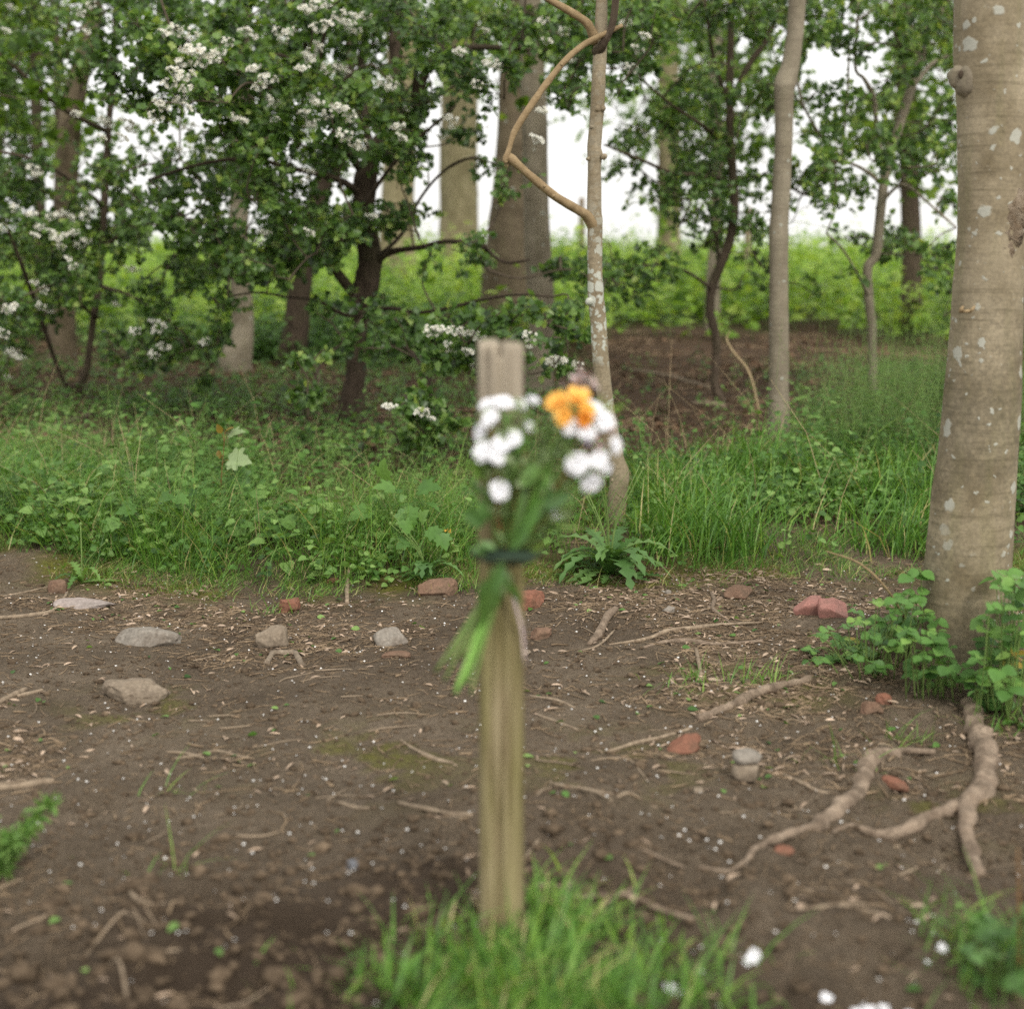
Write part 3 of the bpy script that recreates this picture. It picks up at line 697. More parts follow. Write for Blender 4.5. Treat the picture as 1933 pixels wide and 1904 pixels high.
# ---------------------------------------------------------------- main flowering hawthorn
g = G(663, 797); yh = g[1]
T0, R0 = stem_line(yh, [(745, 60, 20), (748, 150, 24), (742, 230, 30), (705, 290, 36), (690, 340, 40), (686, 400, 40), (693, 455, 40), (699, 490, 44), (691, 540, 44), (678, 582, 39), (676, 640, 34), (672, 690, 36), (667, 730, 42), (663, 780, 48)], dys=[.2, .1, .05] + [0] * 11)
T0, R0 = footed(T0, R0, yh, 1.25)
haw = thing('flowering_hawthorn', 'dark-stemmed hawthorn covered in white blossom, spreading low above the verge', 'tree', base_of(T0))
mb = MB(); LN = []
def limb(y, pts, dys=None, k=10, nz=.16, sd=0, mbx=None):
    P, r = stem_line(y, pts, dys); tube(mbx if mbx is not None else mb, P, r, k, 5, nz, 18, seed=sd); return (np.array(P), np.array(r))
tube(mb, T0, R0, 20, 7, .16, 10, seed=22); LN.append((np.array(T0)[:-1], np.array(R0)[:-1]))
LN += [limb(yh, [(690, 320, 26), (706, 290, 26), (745, 251, 21), (780, 204, 19), (800, 144, 17), (825, 109, 16), (877, 90, 12), (990, 92, 8)], [0, -.05, -.1, -.2, -.3, -.4, -.5, -.6], 12, sd=1),
       limb(yh, [(674, 570, 24), (662, 549, 22), (640, 518, 19), (623, 497, 17), (592, 483, 14), (540, 476, 10), (480, 470, 6)], [0, -.05, -.1, -.15, -.25, -.4, -.6], sd=2),
       limb(yh, [(705, 500, 20), (722, 485, 14), (745, 474, 12), (800, 466, 10), (840, 456, 9), (905, 462, 8), (935, 485, 7), (960, 496, 6), (1000, 490, 4)], [0, -.05, -.1, -.3, -.5, -.7, -.9, -1, -1.1], sd=3),
       limb(yh, [(690, 600, 14), (730, 582, 9), (790, 590, 7), (853, 580, 7), (908, 566, 6), (976, 556, 5), (1040, 560, 3)], [0, -.3, -.6, -.9, -1.2, -1.5, -1.7], sd=4),
       limb(yh, [(676, 600, 12), (640, 590, 8), (600, 568, 6), (540, 560, 5), (485, 552, 4), (430, 560, 3)], [0, -.2, -.4, -.7, -1, -1.2], sd=5),
       limb(yh, [(690, 330, 20), (660, 290, 15), (630, 230, 13), (590, 170, 11), (560, 90, 9), (540, 10, 8)], [0, -.1, -.2, -.4, -.5, -.6], sd=6),
       limb(yh, [(688, 370, 16), (640, 340, 12), (560, 320, 10), (470, 300, 8), (380, 310, 6), (280, 340, 5)], [0, -.2, -.4, -.6, -.8, -1], sd=7),
       limb(yh, [(700, 300, 16), (690, 220, 13), (680, 140, 12), (690, 40, 10), (700, -60, 8)], [0, .3, .5, .6, .7], sd=8),
       limb(yh, [(720, 480, 9), (760, 440, 7), (790, 380, 6), (830, 330, 5), (880, 300, 4), (940, 310, 3)], [0, .1, .1, 0, -.2, -.3], sd=9),
       limb(yh, [(700, 560, 10), (720, 640, 8), (770, 660, 7), (800, 700, 6), (830, 770, 5)], [0, -.5, -1.1, -1.6, -1.9], sd=10),
       limb(yh, [(672, 620, 9), (640, 650, 7), (610, 680, 6), (590, 730, 5), (580, 790, 4)], [0, -.4, -.9, -1.2, -1.4], sd=11)]
for k, (X, Y) in enumerate(((560, 60), (640, 30), (800, 50), (860, 200), (420, 200), (480, 120), (330, 180))):     # inner bare branches
    s = LN[1 + k % 2 if X > 700 else 6][0][3]; e = PY(X, Y, yh - .6 - .1 * k); mid = (s + e) / 2 + np.array([0, 0, .12])
    tube(mb, [s, mid, e], [.02, .013, .006], 8, 6, .2, 20, seed=k)
part('trunk', mb, M['dark_bark'], haw)
lim = limbpts(*LN)
SKYW = [(870, 385, 60, 70), (1075, 330, 40, 120), (800, 300, 25, 40), (235, 335, 30, 25), (560, 250, 15, 15), (930, 250, 40, 60), (945, 400, 50, 60)]
C1 = clumps(11, [(150, -20), (960, -20), (950, 120), (890, 250), (820, 270), (770, 290), (720, 300), (650, 420), (560, 480), (450, 470), (370, 430), (300, 300), (190, 230), (150, 150)], 84, (yh - 1.7, yh + .9), (42, 70), 215, SKYW)
C1 += clumps(12, [(260, 20), (700, 20), (760, 260), (600, 330), (420, 300), (250, 200)], 34, (yh - 2.0, yh - 1.0), (38, 60), 190, SKYW)
C1 += clumps(13, [(700, 250), (1000, 290), (1000, 500), (760, 500), (700, 430)], 20, (yh - .9, yh + .4), (35, 60), 75, SKYW[:2])
C1 += clumps(14, [(380, 420), (700, 430), (660, 480), (560, 520), (400, 560)], 18, (yh - 1.5, yh + .2), (35, 60), 130)
C1 += clumps(15, [(960, 0), (1270, 0), (1220, 150), (1130, 260), (1040, 240), (950, 140)], 26, (yh - 1.4, yh + .6), (36, 60), 150, SKYW)
C1 += clumps(16, [(780, 590), (960, 590), (960, 680), (880, 720), (800, 680)], 15, (yh - 2.2, yh - 1.5), (28, 46), 105)
C1 += clumps(17, [(555, 670), (610, 670), (605, 790), (560, 800)], 6, (yh - 1.9, yh - 1.4), (22, 36), 80)
C1 += clumps(18, [(740, 740), (860, 750), (860, 860), (780, 870), (750, 800)], 10, (yh - 2.3, yh - 1.9), (26, 40), 85)
C1 += clumps(19, [(970, 570), (1100, 580), (1105, 700), (990, 690)], 11, (yh - 2.5, yh - 1.6), (24, 38), 70)
C1 += clumps(20, [(600, 560), (760, 560), (800, 660), (620, 680)], 12, (yh - 1.6, yh - .6), (28, 45), 75)
C1 += clumps(21, [(1045, 480), (1200, 490), (1150, 600), (1050, 560)], 9, (yh - .8, yh + .5), (30, 48), 70)
C1 += clumps(22, [(100, -420), (1100, -420), (1150, -20), (120, -20)], 20, (yh - 1.6, yh + 1.6), (90, 130), 150)
C1 += clumps(23, [(640, 820), (720, 815), (710, 860), (650, 860)], 2, (yh - 2.3, yh - 2), (22, 30), 50)
C1 += clumps(24, [(150, 260), (480, 260), (700, 380), (640, 500), (420, 500), (200, 420)], 24, (yh - 1.6, yh + .8), (40, 62), 170)
C1 += clumps(25, [(140, 0), (900, 0), (820, 240), (640, 320), (260, 260)], 14, (yh - .6, yh + 1.2), (45, 70), 150, SKYW)
HP = crown(haw, 31, C1, lim, M['haw'], M['twig'], HAW, .047, per=10)
BL1 = [(155, 25, .9), (165, 60, .8), (172, 10, .8), (310, 65, .9), (330, 58, 1), (350, 62, 1), (362, 70, .9), (360, 95, 1.2), (375, 105, 1.2), (390, 100, 1), (345, 120, 1), (328, 140, 1.1), (350, 145, 1.1), (385, 120, 1), (402, 112, .9), (415, 100, .8), (430, 80, .8), (320, 160, 1), (352, 168, .8), (305, 200, 1), (295, 220, 1.1), (340, 190, .8), (350, 205, .8), (200, 232, 1), (235, 235, 1.1), (228, 262, .9), (250, 245, .9), (190, 262, .7), (356, 240, 1), (440, 222, .9), (455, 228, .8), (340, 285, .7), (365, 285, .6), (395, 285, .7), (505, 150, 1.1), (490, 165, .9), (515, 195, .9), (480, 130, .9), (460, 62, .9), (480, 70, .8), (535, 75, .9), (525, 60, .8), (545, 60, .8), (580, 20, 1), (600, 10, 1), (620, 5, .8), (640, 30, 1), (655, 45, 1), (670, 35, 1.1), (660, 60, .9), (690, 30, .8), (675, 60, .8), (600, 55, 1), (615, 48, .9), (590, 100, 1.2), (580, 112, 1.1), (600, 90, 1), (570, 130, .8), (620, 130, 1), (640, 128, 1), (650, 140, .9), (505, 185, .8), (585, 185, .8), (600, 195, .8), (640, 205, 1), (655, 212, .9), (620, 215, .9), (665, 225, .8), (575, 218, 1), (590, 235, 1), (650, 255, 1.1), (665, 268, 1), (680, 275, 1), (700, 262, .7), (725, 155, 1), (740, 165, .9), (752, 240, .9), (755, 260, .8), (770, 205, .6), (520, 225, .6), (580, 325, .9), (575, 340, .7), (700, 410, .9), (500, 440, .8), (580, 440, .8), (490, 455, .6), (825, 195, 1), (850, 225, 1), (855, 238, .8), (836, 260, .7), (870, 100, .9), (900, 160, .8), (925, 120, 1), (940, 128, .8), (915, 60, .8), (1010, 265, 1), (1190, 130, 1), (1200, 95, 1)]
blossoms(haw, BL1, HP, 3, (yh - 2, yh - 1))
BL2 = [(1025, 40, .8), (1030, 80, .9), (1065, 60, .9), (1075, 115, .8), (1180, 45, .9), (1215, 70, .8), (815, 625, 1), (832, 622, .9), (858, 625, 1), (868, 632, .7), (850, 655, 1), (890, 630, .8), (905, 640, .8), (880, 665, .9), (895, 690, .6), (735, 768, .8), (795, 778, .9), (812, 790, .6), (1000, 635, .9), (1000, 655, .5), (1045, 683, 1.1), (1056, 680, .9), (1090, 690, .8), (1025, 210, .8)]
mb = MB()
org = WO[haw.name]; LX, LY, _ = proj(HP)
for q, (X, Y, s) in enumerate(BL2):
    near = np.where(np.hypot(LX - X, LY - Y) < 16)[0]
    y = HP[near, 1].min() - .03 if len(near) else yh - 1.9
    me = BLO[q % 4]; v = np.zeros(len(me.vertices) * 3, np.float32); me.vertices.foreach_get('co', v); v = v.reshape(-1, 3) * s * 1.3 + PY(X, Y, y)
    tr = [[p.vertices[:], p.material_index] for p in me.polygons]
    for mi in (0, 1):
        t3 = [t for t, k in tr if k == mi and len(t) == 3]; t4 = [t for t, k in tr if k == mi and len(t) == 4]
        if mi == 0: n0 = mb.n; mb.add(v, t3, t4, .6, 0)
        else:
            mb.t.append(np.array(t3) + n0); mb.mt.append(np.full(len(t3), 1))
o = part('blossom', mb, [M['blossom'], M['anther']], haw); o['kind'] = 'stuff'

# ---------------------------------------------------------------- hawthorn on the far left
g = G(139, 752); y2 = g[1]
T0, R0 = stem_line(y2, [(215, 120, 10), (205, 250, 12), (196, 400, 14), (188, 527, 13), (177, 595, 13), (170, 650, 13), (163, 698, 14), (150, 728, 15), (139, 748, 17)], ext=.5)
T0, R0 = footed(T0, R0, y2, 1.2)
hl = thing('low_hawthorn', 'twiggy low hawthorn with a few blossoms hanging over the left verge', 'tree', base_of(T0))
mb = MB(); tube(mb, T0, R0, 12, 6, .2, 20, seed=4); LN = [(np.array(T0)[:-1], np.array(R0)[:-1])]
LN += [limb(y2, [(150, 728, 12), (120, 720, 9), (70, 581, 9), (41, 500, 8), (10, 420, 6)], [0, -.1, -.4, -.7, -.9], sd=3),
       limb(y2, [(192, 470, 10), (250, 430, 8), (320, 420, 6), (400, 440, 4)], [0, -.2, -.5, -.7], sd=4),
       limb(y2, [(196, 390, 10), (120, 330, 8), (60, 300, 7), (-30, 280, 5)], [0, -.3, -.5, -.7], sd=5),
       limb(y2, [(190, 540, 8), (250, 560, 6), (310, 600, 5), (370, 650, 4), (400, 690, 3)], [0, -.5, -.9, -1.2, -1.4], sd=6),
       limb(y2, [(205, 250, 10), (110, 200, 8), (20, 120, 7), (-60, 60, 5)], [0, -.3, -.6, -.8], sd=8),
       limb(y2, [(186, 600, 7), (120, 560, 6), (60, 570, 5), (-20, 600, 4)], [0, -.5, -.9, -1.2], sd=7)]
part('trunk', mb, M['brown_bark'], hl)
C2 = clumps(41, [(-60, 370), (180, 350), (330, 420), (430, 450), (400, 560), (200, 560), (60, 640), (-60, 640)], 62, (y2 - 1.6, y2 + .6), (36, 60), 175, [(30, 340, 40, 30)])
C2 += clumps(42, [(-60, 540), (60, 560), (60, 700), (-60, 720)], 10, (y2 - 2.0, y2 - 1), (30, 50), 110)
C2 += clumps(43, [(230, 540), (420, 540), (440, 640), (330, 700), (250, 640)], 16, (y2 - 1.9, y2 - .9), (30, 48), 100)
C2 += clumps(44, [(180, 640), (400, 690), (390, 730), (200, 700)], 6, (y2 - 1.6, y2 - .9), (26, 40), 70)
C2 += clumps(45, [(60, 250), (280, 270), (300, 380), (-40, 380)], 9, (y2 - 1, y2 + .8), (40, 60), 130, [(225, 335, 30, 25)])
C2 += clumps(46, [(-80, 60), (160, 0), (150, 230), (-60, 250)], 15, (y2 - 1, y2 + .8), (40, 64), 110, [(150, 150, 36, 110), (50, 110, 40, 40)])
C2 += clumps(47, [(-300, -200), (-60, -200), (-60, 600), (-300, 600)], 14, (y2 - 1, y2 + .8), (80, 110), 130)
W2 = [(150, 150, 36, 110), (70, 230, 22, 120), (225, 335, 40, 35), (40, 120, 30, 30)]
C2 += clumps(48, [(-60, 0), (160, 0), (260, 300), (300, 420), (-60, 420)], 12, (y2 - .6, y2 + 1.2), (42, 66), 130, W2)
H2 = crown(hl, 44, C2, limbpts(*LN), M['haw'], M['twig'], HAW, .046, per=10)
blossoms(hl, [(20, 15, .9), (10, 60, .8), (30, 395, 1), (60, 405, .9), (75, 430, .8), (65, 445, .8), (95, 410, .8), (110, 405, .9), (125, 405, 1), (138, 412, .8), (160, 410, .9), (170, 395, .8), (95, 440, .9), (110, 450, 1), (125, 445, .8), (140, 440, .8), (150, 462, .9), (162, 455, .8), (115, 465, .8), (5, 430, .8), (62, 318, 1), (70, 330, .8), (145, 215, .8), (20, 582, 1.2), (68, 535, 1), (85, 548, .9), (78, 578, .9), (95, 590, .7), (5, 630, 1), (22, 665, 1), (35, 675, .9), (15, 710, .6), (240, 510, .8), (255, 508, .8), (220, 575, .7), (290, 610, 1), (300, 620, 1.1), (255, 625, .9), (310, 655, 1), (290, 670, .9), (385, 645, .8), (130, 490, .8), (138, 503, .7)], H2, 5, (y2 - 2, y2 - 1))

# ---------------------------------------------------------------- crooked hawthorn, centre right
g = G(1360, 760); y3 = g[1]
T0, R0 = stem_line(y3, [(1380, 60, 13), (1377, 191, 15), (1381, 300, 16), (1386, 382, 17), (1378, 450, 17), (1361, 500, 18), (1344, 540, 17), (1341, 590, 17), (1352, 636, 16), (1352, 680, 16), (1348, 717, 17), (1353, 740, 17), (1361, 757, 18)], ext=.8)
T0, R0 = footed(T0, R0, y3, 1.2)
ch = thing('crooked_hawthorn', 'slender hawthorn with an S-bent dark stem right of the lichen-spotted tree', 'tree', base_of(T0))
mb = MB(); tube(mb, T0, R0, 14, 6, .14, 16, seed=4); LN = [(np.array(T0)[:-1], np.array(R0)[:-1])]
LN += [limb(y3, [(1380, 345, 10), (1334, 331, 8), (1271, 327, 7), (1217, 305, 6), (1140, 273, 4)], [0, -.2, -.4, -.6, -.8], sd=3),
       limb(y3, [(1385, 340, 9), (1420, 332, 7), (1456, 335, 6), (1493, 354, 6), (1523, 368, 5), (1577, 373, 3)], [0, .1, .2, .3, .4, .5], sd=4),
       limb(y3, [(1378, 200, 13), (1390, 170, 12), (1415, 120, 11), (1450, 70, 10), (1480, -10, 8)], [0, .1, .2, .3, .4], sd=5),
       limb(y3, [(1376, 195, 10), (1362, 160, 8), (1345, 100, 7), (1330, 0, 6)], [0, -.1, -.2, -.3], sd=6),
       limb(y3, [(1380, 290, 8), (1330, 240, 6), (1270, 200, 5), (1210, 150, 4)], [0, -.4, -.7, -.9], sd=7),
       limb(y3, [(1344, 545, 7), (1290, 510, 5), (1230, 500, 4), (1170, 515, 3)], [0, -.4, -.7, -1], sd=9),
       limb(y3, [(1350, 530, 8), (1356, 480, 7), (1345, 420, 6), (1330, 370, 4)], [0, .1, .1, 0], sd=8)]
part('trunk', mb, M['brown_bark'], ch)
W3 = [(1180, 420, 60, 60), (1110, 380, 50, 90), (1420, 230, 25, 30)]
C3 = clumps(51, [(1130, -20), (1470, -20), (1470, 330), (1380, 370), (1250, 380), (1150, 320)], 46, (y3 - 1.2, y3 + 1.2), (38, 62), 120, W3)
C3 += clumps(52, [(1220, 320), (1480, 320), (1470, 470), (1240, 460)], 26, (y3 - .8, y3 + .8), (34, 52), 60, W3)
C3 += clumps(53, [(1100, 470), (1290, 470), (1250, 560), (1120, 550)], 12, (y3 - 1.2, y3 - .3), (30, 46), 60)
C3 += clumps(54, [(1400, 480), (1520, 470), (1540, 560), (1420, 560)], 5, (y3 - .6, y3 + .4), (26, 40), 40)
C3 += clumps(55, [(1100, -330), (1500, -330), (1500, -20), (1100, -20)], 18, (y3 - 1.2, y3 + 1.4), (80, 110), 120)
C3 += clumps(56, [(1120, -40), (1500, -40), (1500, 330), (1180, 330)], 12, (y3 - .6, y3 + 1.6), (85, 125), 170, W3)
crown(ch, 54, C3, limbpts(*LN), M['haw'], M['twig'], HAW, .047, per=10)

# ---------------------------------------------------------------- slim grey tree between the pole tree and the thick tree
g = G(1647, 767); y4 = g[1]
T0, R0 = stem_line(y4, [(1783, 0, 12), (1755, 54, 14), (1739, 109, 16), (1712, 191, 17), (1695, 245, 17), (1676, 300, 17), (1664, 382, 18), (1654, 477, 18), (1638, 505, 18), (1640, 559, 18), (1646, 620, 17), (1647, 700, 17), (1647, 762, 18)], ext=.7)
T0, R0 = footed(T0, R0, y4, 1.2)
sg = thing('slim_grey_tree', 'thin grey stem leaning right at the top, rising from tall weeds', 'tree', base_of(T0))
mb = MB(); tube(mb, T0, R0, 14, 6, .08, 14, seed=6); LN = [(np.array(T0)[:-1], np.array(R0)[:-1])]
LN += [limb(y4, [(1672, 310, 11), (1662, 285, 9), (1655, 250, 8), (1651, 190, 8), (1632, 150, 7), (1614, 123, 6), (1622, 0, 5)], [0, -.1, -.2, -.2, -.3, -.3, -.4], sd=3),
       limb(y4, [(1662, 345, 8), (1630, 320, 7), (1588, 300, 6), (1567, 283, 6), (1523, 213, 5), (1507, 163, 5), (1490, 60, 4)], [0, -.1, -.2, -.2, -.3, -.4, -.4], sd=4),
       limb(y4, [(1655, 395, 8), (1690, 355, 6), (1715, 352, 6), (1760, 390, 5), (1805, 430, 4)], [0, -.1, -.2, -.2, -.3], sd=5),
       limb(y4, [(1720, 170, 9), (1760, 120, 7), (1800, 100, 6), (1850, 60, 4)], [0, .2, .3, .4], sd=6),
       limb(y4, [(1588, 300, 4), (1595, 230, 5), (1600, 170, 4), (1604, 60, 3)], [-.2, -.2, -.2, -.2], sd=8),
       limb(y4, [(1640, 560, 7), (1620, 520, 5), (1590, 470, 4), (1560, 440, 3)], [0, -.2, -.4, -.5], sd=7)]
part('trunk', mb, M['smooth2'], sg)
W4 = [(1660, 136, 36, 30), (1520, 165, 28, 40), (1545, 440, 30, 35)]
C4 = clumps(61, [(1500, -20), (1810, -20), (1810, 520), (1700, 480), (1600, 470), (1510, 380)], 56, (y4 - 1.1, y4 + 1.3), (36, 58), 105, W4)
C4 += clumps(62, [(1580, 440), (1810, 440), (1800, 560), (1620, 520)], 9, (y4 - .8, y4 + .6), (28, 42), 70)
C4 += clumps(63, [(1480, -330), (2000, -330), (2000, -20), (1480, -20)], 20, (y4 - 1.2, y4 + 1.4), (80, 110), 120)
C4 += clumps(64, [(1915, 0), (2050, 0), (2050, 700), (1930, 700)], 12, (y4 - .5, y4 + 1.5), (50, 70), 110)
C4 += clumps(66, [(1480, -40), (1820, -40), (1820, 420), (1500, 380)], 13, (y4 - .4, y4 + 1.6), (80, 120), 180, W4)
crown(sg, 64, C4, limbpts(*LN), M['haw'], M['twig'], HAW, .049, per=10, bright=.08)

# ---------------------------------------------------------------- trunks behind, each with its own hanging crown
def back_tree(name, label, base, pts, mname, cpoly, n, nl, yr, seed, y=None, ext=2.5, rr=(95, 140), size=.085, flare=1.3, avoid=(), lean=None):
    if y is None: y = G(*base)[1]
    P, r = stem_line(y, pts, lean, ext=ext); P, r = footed(P, r, y, flare)
    t = thing(name, label, 'tree', base_of(P)); mb = MB()
    tube(mb, P, r, 22, 6, .05, 3, seed=seed); part('trunk', mb, M[mname], t)
    ln = [(np.array(P[:5]), np.array(r[:5]))]
    if cpoly:
        cl = clumps(seed, cpoly, int(n * 1.15), (y + yr[0], y + yr[1]), rr, int(nl * 1.4), avoid)
        crown(t, seed + 1, cl, limbpts(*ln), M['haw_far'], M['brown_bark'], MAPLE, size, per=10, br=.03)
    return t
WIN = [(1660, 136, 60, 50), (860, 390, 60, 90), (1075, 350, 45, 110), (1200, 420, 90, 60), (1430, 420, 80, 60), (225, 330, 40, 30), (1520, 165, 45, 50)]
back_tree('leaning_tree', 'grey trunk leaning right behind the blossom at the top left', (118, 690), [(178, 0, 32), (168, 60, 36), (158, 110, 37), (148, 150, 38), (140, 191, 40), (132, 240, 42), (126, 330, 43), (120, 500, 45), (117, 670, 52)], 'shade_bark', [(-100, -200), (320, -200), (300, 200), (180, 320), (-100, 330)], 26, 80, (-3, 3), 201)
back_tree('dark_stem_tree', 'thin dark stem at the far left, its foliage yellowish green', (78, 640), [(62, 0, 18), (66, 150, 20), (72, 300, 22), (76, 420, 22), (80, 630, 26)], 'brown_bark', [(-120, -100), (130, -100), (130, 330), (-120, 420)], 18, 75, (-2, 2.5), 205)
back_tree('thin_leaning_stem', 'thin brown stem leaning between two trunks at the top left', (110, 650), [(104, 0, 12), (106, 80, 14), (109, 140, 15), (110, 300, 16), (110, 640, 18)], 'brown_bark', None, 0, 0, None, 207)
back_tree('grey_flared_tree', 'grey trunk with a foot flared to the left, left of the dark trunks', (446, 698), [(458, 60, 30), (456, 200, 34), (453, 340, 37), (450, 472, 38), (458, 581, 40), (456, 636, 46), (449, 670, 58), (443, 692, 68)], 'smooth2', [(250, -200), (580, -200), (560, 150), (300, 200)], 16, 70, (-2, 3), 211)
back_tree('dark_trunk_tree', 'very dark stout trunk leaning right behind the blossoming hawthorn', (552, 684), [(640, 250, 28), (612, 340, 36), (590, 420, 42), (575, 480, 44), (566, 540, 44), (561, 600, 47), (555, 650, 52), (550, 678, 58)], 'dark_bark', [(480, -100), (760, -100), (720, 260), (520, 300)], 14, 70, (-1.5, 2.5), 215)
back_tree('distant_pale_tree', 'broad pale olive trunk seen blurred through the hawthorn twigs, field behind', (752, 470), [(762, 0, 56), (760, 120, 58), (756, 250, 60), (750, 400, 64), (749, 520, 76)], 'far_bark', [(560, -150), (900, -150), (880, 150), (600, 260)], 16, 75, (-3, 4), 219, y=26)
back_tree('distant_forked_tree', 'broad blurred olive trunk with a pale stripe, standing at the field edge', (866, 470), [(868, 0, 66), (868, 150, 66), (866, 300, 70), (865, 430, 72), (863, 520, 82)], 'far_bark', [(760, -150), (1040, -150), (1000, 200), (820, 250)], 14, 70, (-3, 4), 223, y=28, avoid=WIN)
back_tree('wide_dark_tree', 'wide shaded trunk leaning right, partly behind a paler one', (958, 655), [(982, 0, 50), (978, 80, 52), (972, 136, 58), (970, 250, 62), (968, 329, 68), (962, 450, 84), (957, 520, 94), (953, 590, 102), (950, 650, 112)], 'shade_bark', [(820, -220), (1120, -220), (1080, 180), (880, 180)], 16, 70, (-3, 3), 227, avoid=WIN)
back_tree('paler_twin_tree', 'straight grey-olive trunk half covering a wider dark one', (1015, 735), [(1001, 0, 40), (1004, 100, 43), (1009, 240, 46), (1013, 400, 48), (1018, 518, 49), (1022, 600, 47), (1020, 680, 50), (1017, 730, 56)], 'smooth2', [(900, -200), (1200, -200), (1180, 120), (960, 150)], 13, 70, (-2, 3), 231, avoid=WIN)
back_tree('distant_leafy_tree', 'blurred pale trunk hung with leaves at the field edge behind the lichen-spotted tree', (1262, 475), [(1262, 0, 38), (1262, 150, 40), (1263, 330, 42), (1262, 430, 43), (1262, 530, 48)], 'far_bark', [(1060, -150), (1420, -150), (1400, 250), (1300, 470), (1230, 470), (1150, 330), (1080, 200)], 34, 85, (-4, 4), 235, y=29, avoid=WIN)
back_tree('tall_thin_tree', 'straight pale stem directly behind the crooked hawthorn', (1345, 622), [(1350, 0, 22), (1350, 191, 24), (1356, 320, 27), (1352, 450, 26), (1346, 540, 28), (1345, 615, 31)], 'smooth2', [(1220, -150), (1480, -150), (1470, 300), (1280, 300)], 22, 80, (-3, 3), 239, avoid=WIN)
back_tree('shaded_brown_tree', 'dark brown trunk among bright weeds just left of the thick tree', (1721, 636), [(1705, 0, 36), (1708, 90, 38), (1713, 200, 36), (1717, 350, 35), (1721, 472, 35), (1720, 560, 40), (1720, 625, 48)], 'brown_bark', [(1560, -150), (1840, -150), (1840, 420), (1620, 330)], 30, 80, (-3, 3), 243, avoid=WIN)
back_tree('edge_tree', 'dark narrow trunk just visible past the right side of the thick tree', (1945, 650), [(1950, 0, 34), (1947, 300, 34), (1944, 500, 36), (1944, 640, 42)], 'brown_bark', [(1850, -150), (2200, -150), (2200, 420), (1900, 420)], 16, 75, (-2, 3), 247)
for X, Y0, lab in ((1098, 376, 'weathered wooden stake in the field, seen beside the lichen-spotted trunk'), (1412, 392, 'weathered wooden stake in the field, seen between two trunks under leaves')):
    y = 29.; t = PY(X, Y0, y); mb = MB(); g = float(gz0(t[0], t[1])); rad = 6.5 * pxs(y)
    tube(mb, [(t[0], t[1], g - .2), (t[0] + .01, t[1], (g + t[2]) / 2), t], [rad, rad, rad * .85], 12, 6, .1, 8)
    tube(mb, [t, t + np.array([.01, 0, .04])], [rad * .85, rad * .3], 12, 2, .1, 8)
    solo('field_stake', mb, M['stick'], (t[0], t[1], g), lab, 'stake', 'stakes in the field')
# ================================================================== scatter helpers
def scat(n, y0, y1, seed, pad=.5, pw=1.0, mask=None):
    rs = np.random.RandomState(seed); y = y0 + (y1 - y0) * rs.rand(n * 8) ** pw
    half = .37 * y + pad; keep = rs.rand(len(y)) < half / half.max(); y, half = y[keep], half[keep]
    x = rs.uniform(-1, 1, len(y)) * half
    if mask is not None:
        k = rs.rand(len(y)) < mask(x, y); x, y = x[k], y[k]
    return x[:n], y[:n], rs
def on(x, y, dz=0.): return np.stack([x, y, gz(x, y) + dz], -1)
def away(x, y):            # keep low plants off the trunks
    k = np.ones(len(x), bool)
    for o in bpy.data.objects:
        if o.get('category') == 'tree':
            k &= np.hypot(x - o.location.x, y - o.location.y) > .06
    return k

# ================================================================== loose litter on the path and under the trees
def litter_twigs(name, n, y0, y1, seed, lm, rm, mask, m_, pw=1.0):
    x, y, rs = scat(n, y0, y1, seed, .3, pw, mask); N = len(x)
    L = lm * rs.lognormal(0, .55, N).clip(.3, 4); a = rs.uniform(0, math.pi, N) * .9 + rs.normal(0, .3, N)
    d = np.stack([np.cos(a), np.sin(a)], -1); q = np.stack([-d[:, 1], d[:, 0]], -1); bend = rs.normal(0, .14, N)
    P = []
    for t in (-.5, -.17, .17, .5):
        xy = np.stack([x, y], -1) + d * (L * t)[:, None] + q * (L * bend * (t * t - .1) * 2)[:, None]
        P.append(on(xy[:, 0], xy[:, 1]))
    P = np.stack(P, 1); rr = rm * rs.lognormal(0, .4, N).clip(.4, 3)
    P[..., 2] = np.maximum(P[..., 2], P[..., 2].mean(1, keepdims=True) - .004) + rr[:, None] * .5 + rs.rand(N, 1) * .003
    mb = MB(); twigs(mb, P, rr[:, None] * np.array([.9, 1, .85, .5]), 5, rs.uniform(.1, .9, N)); 
    return solo(name, mb, m_, (0, 0, 0), kind='stuff')
patch = lambda x, y: .10 + .90 * sstep(-.2, .6, fbm(x * 1.4, y * 1.9, o=3, s=55))
wet = lambda x, y: 1 - .78 * sstep(3.35, 2.7, y - .18 * x + .25 * vnoise(x * 2, y * 2, s=5)) * sstep(.6, -.1, x)
onpath = lambda x, y: patch(x, y) * (y < edge_y(x) + .15) * wet(x, y) * (.45 + .55 * sstep(2.4, 3.6, y))
tag(litter_twigs('twig_litter', 15000, 2.15, 6.2, 301, .032, .00125, onpath, M['litter']), 'scatter of fine brown twig fragments over the trodden soil', 'twigs')
tag(litter_twigs('wood_litter', 10000, 5.9, 17.5, 302, .13, .0032, lambda x, y: sstep(.1, .9, y - edge_y(x)) * patch(x, y), M['litter']), 'dead twigs littering the shaded ground under the trees', 'twigs')
x, y, rs = scat(3200, 2.1, 6.1, 303, .3, 1, onpath); N = len(x); mb = MB()
a = rs.uniform(0, 6.28, N); d = np.stack([np.cos(a), np.sin(a), rs.normal(0, .12, N)], -1); nr = rs.normal(size=(N, 3)) * .35 + np.array([0, 0, 1])
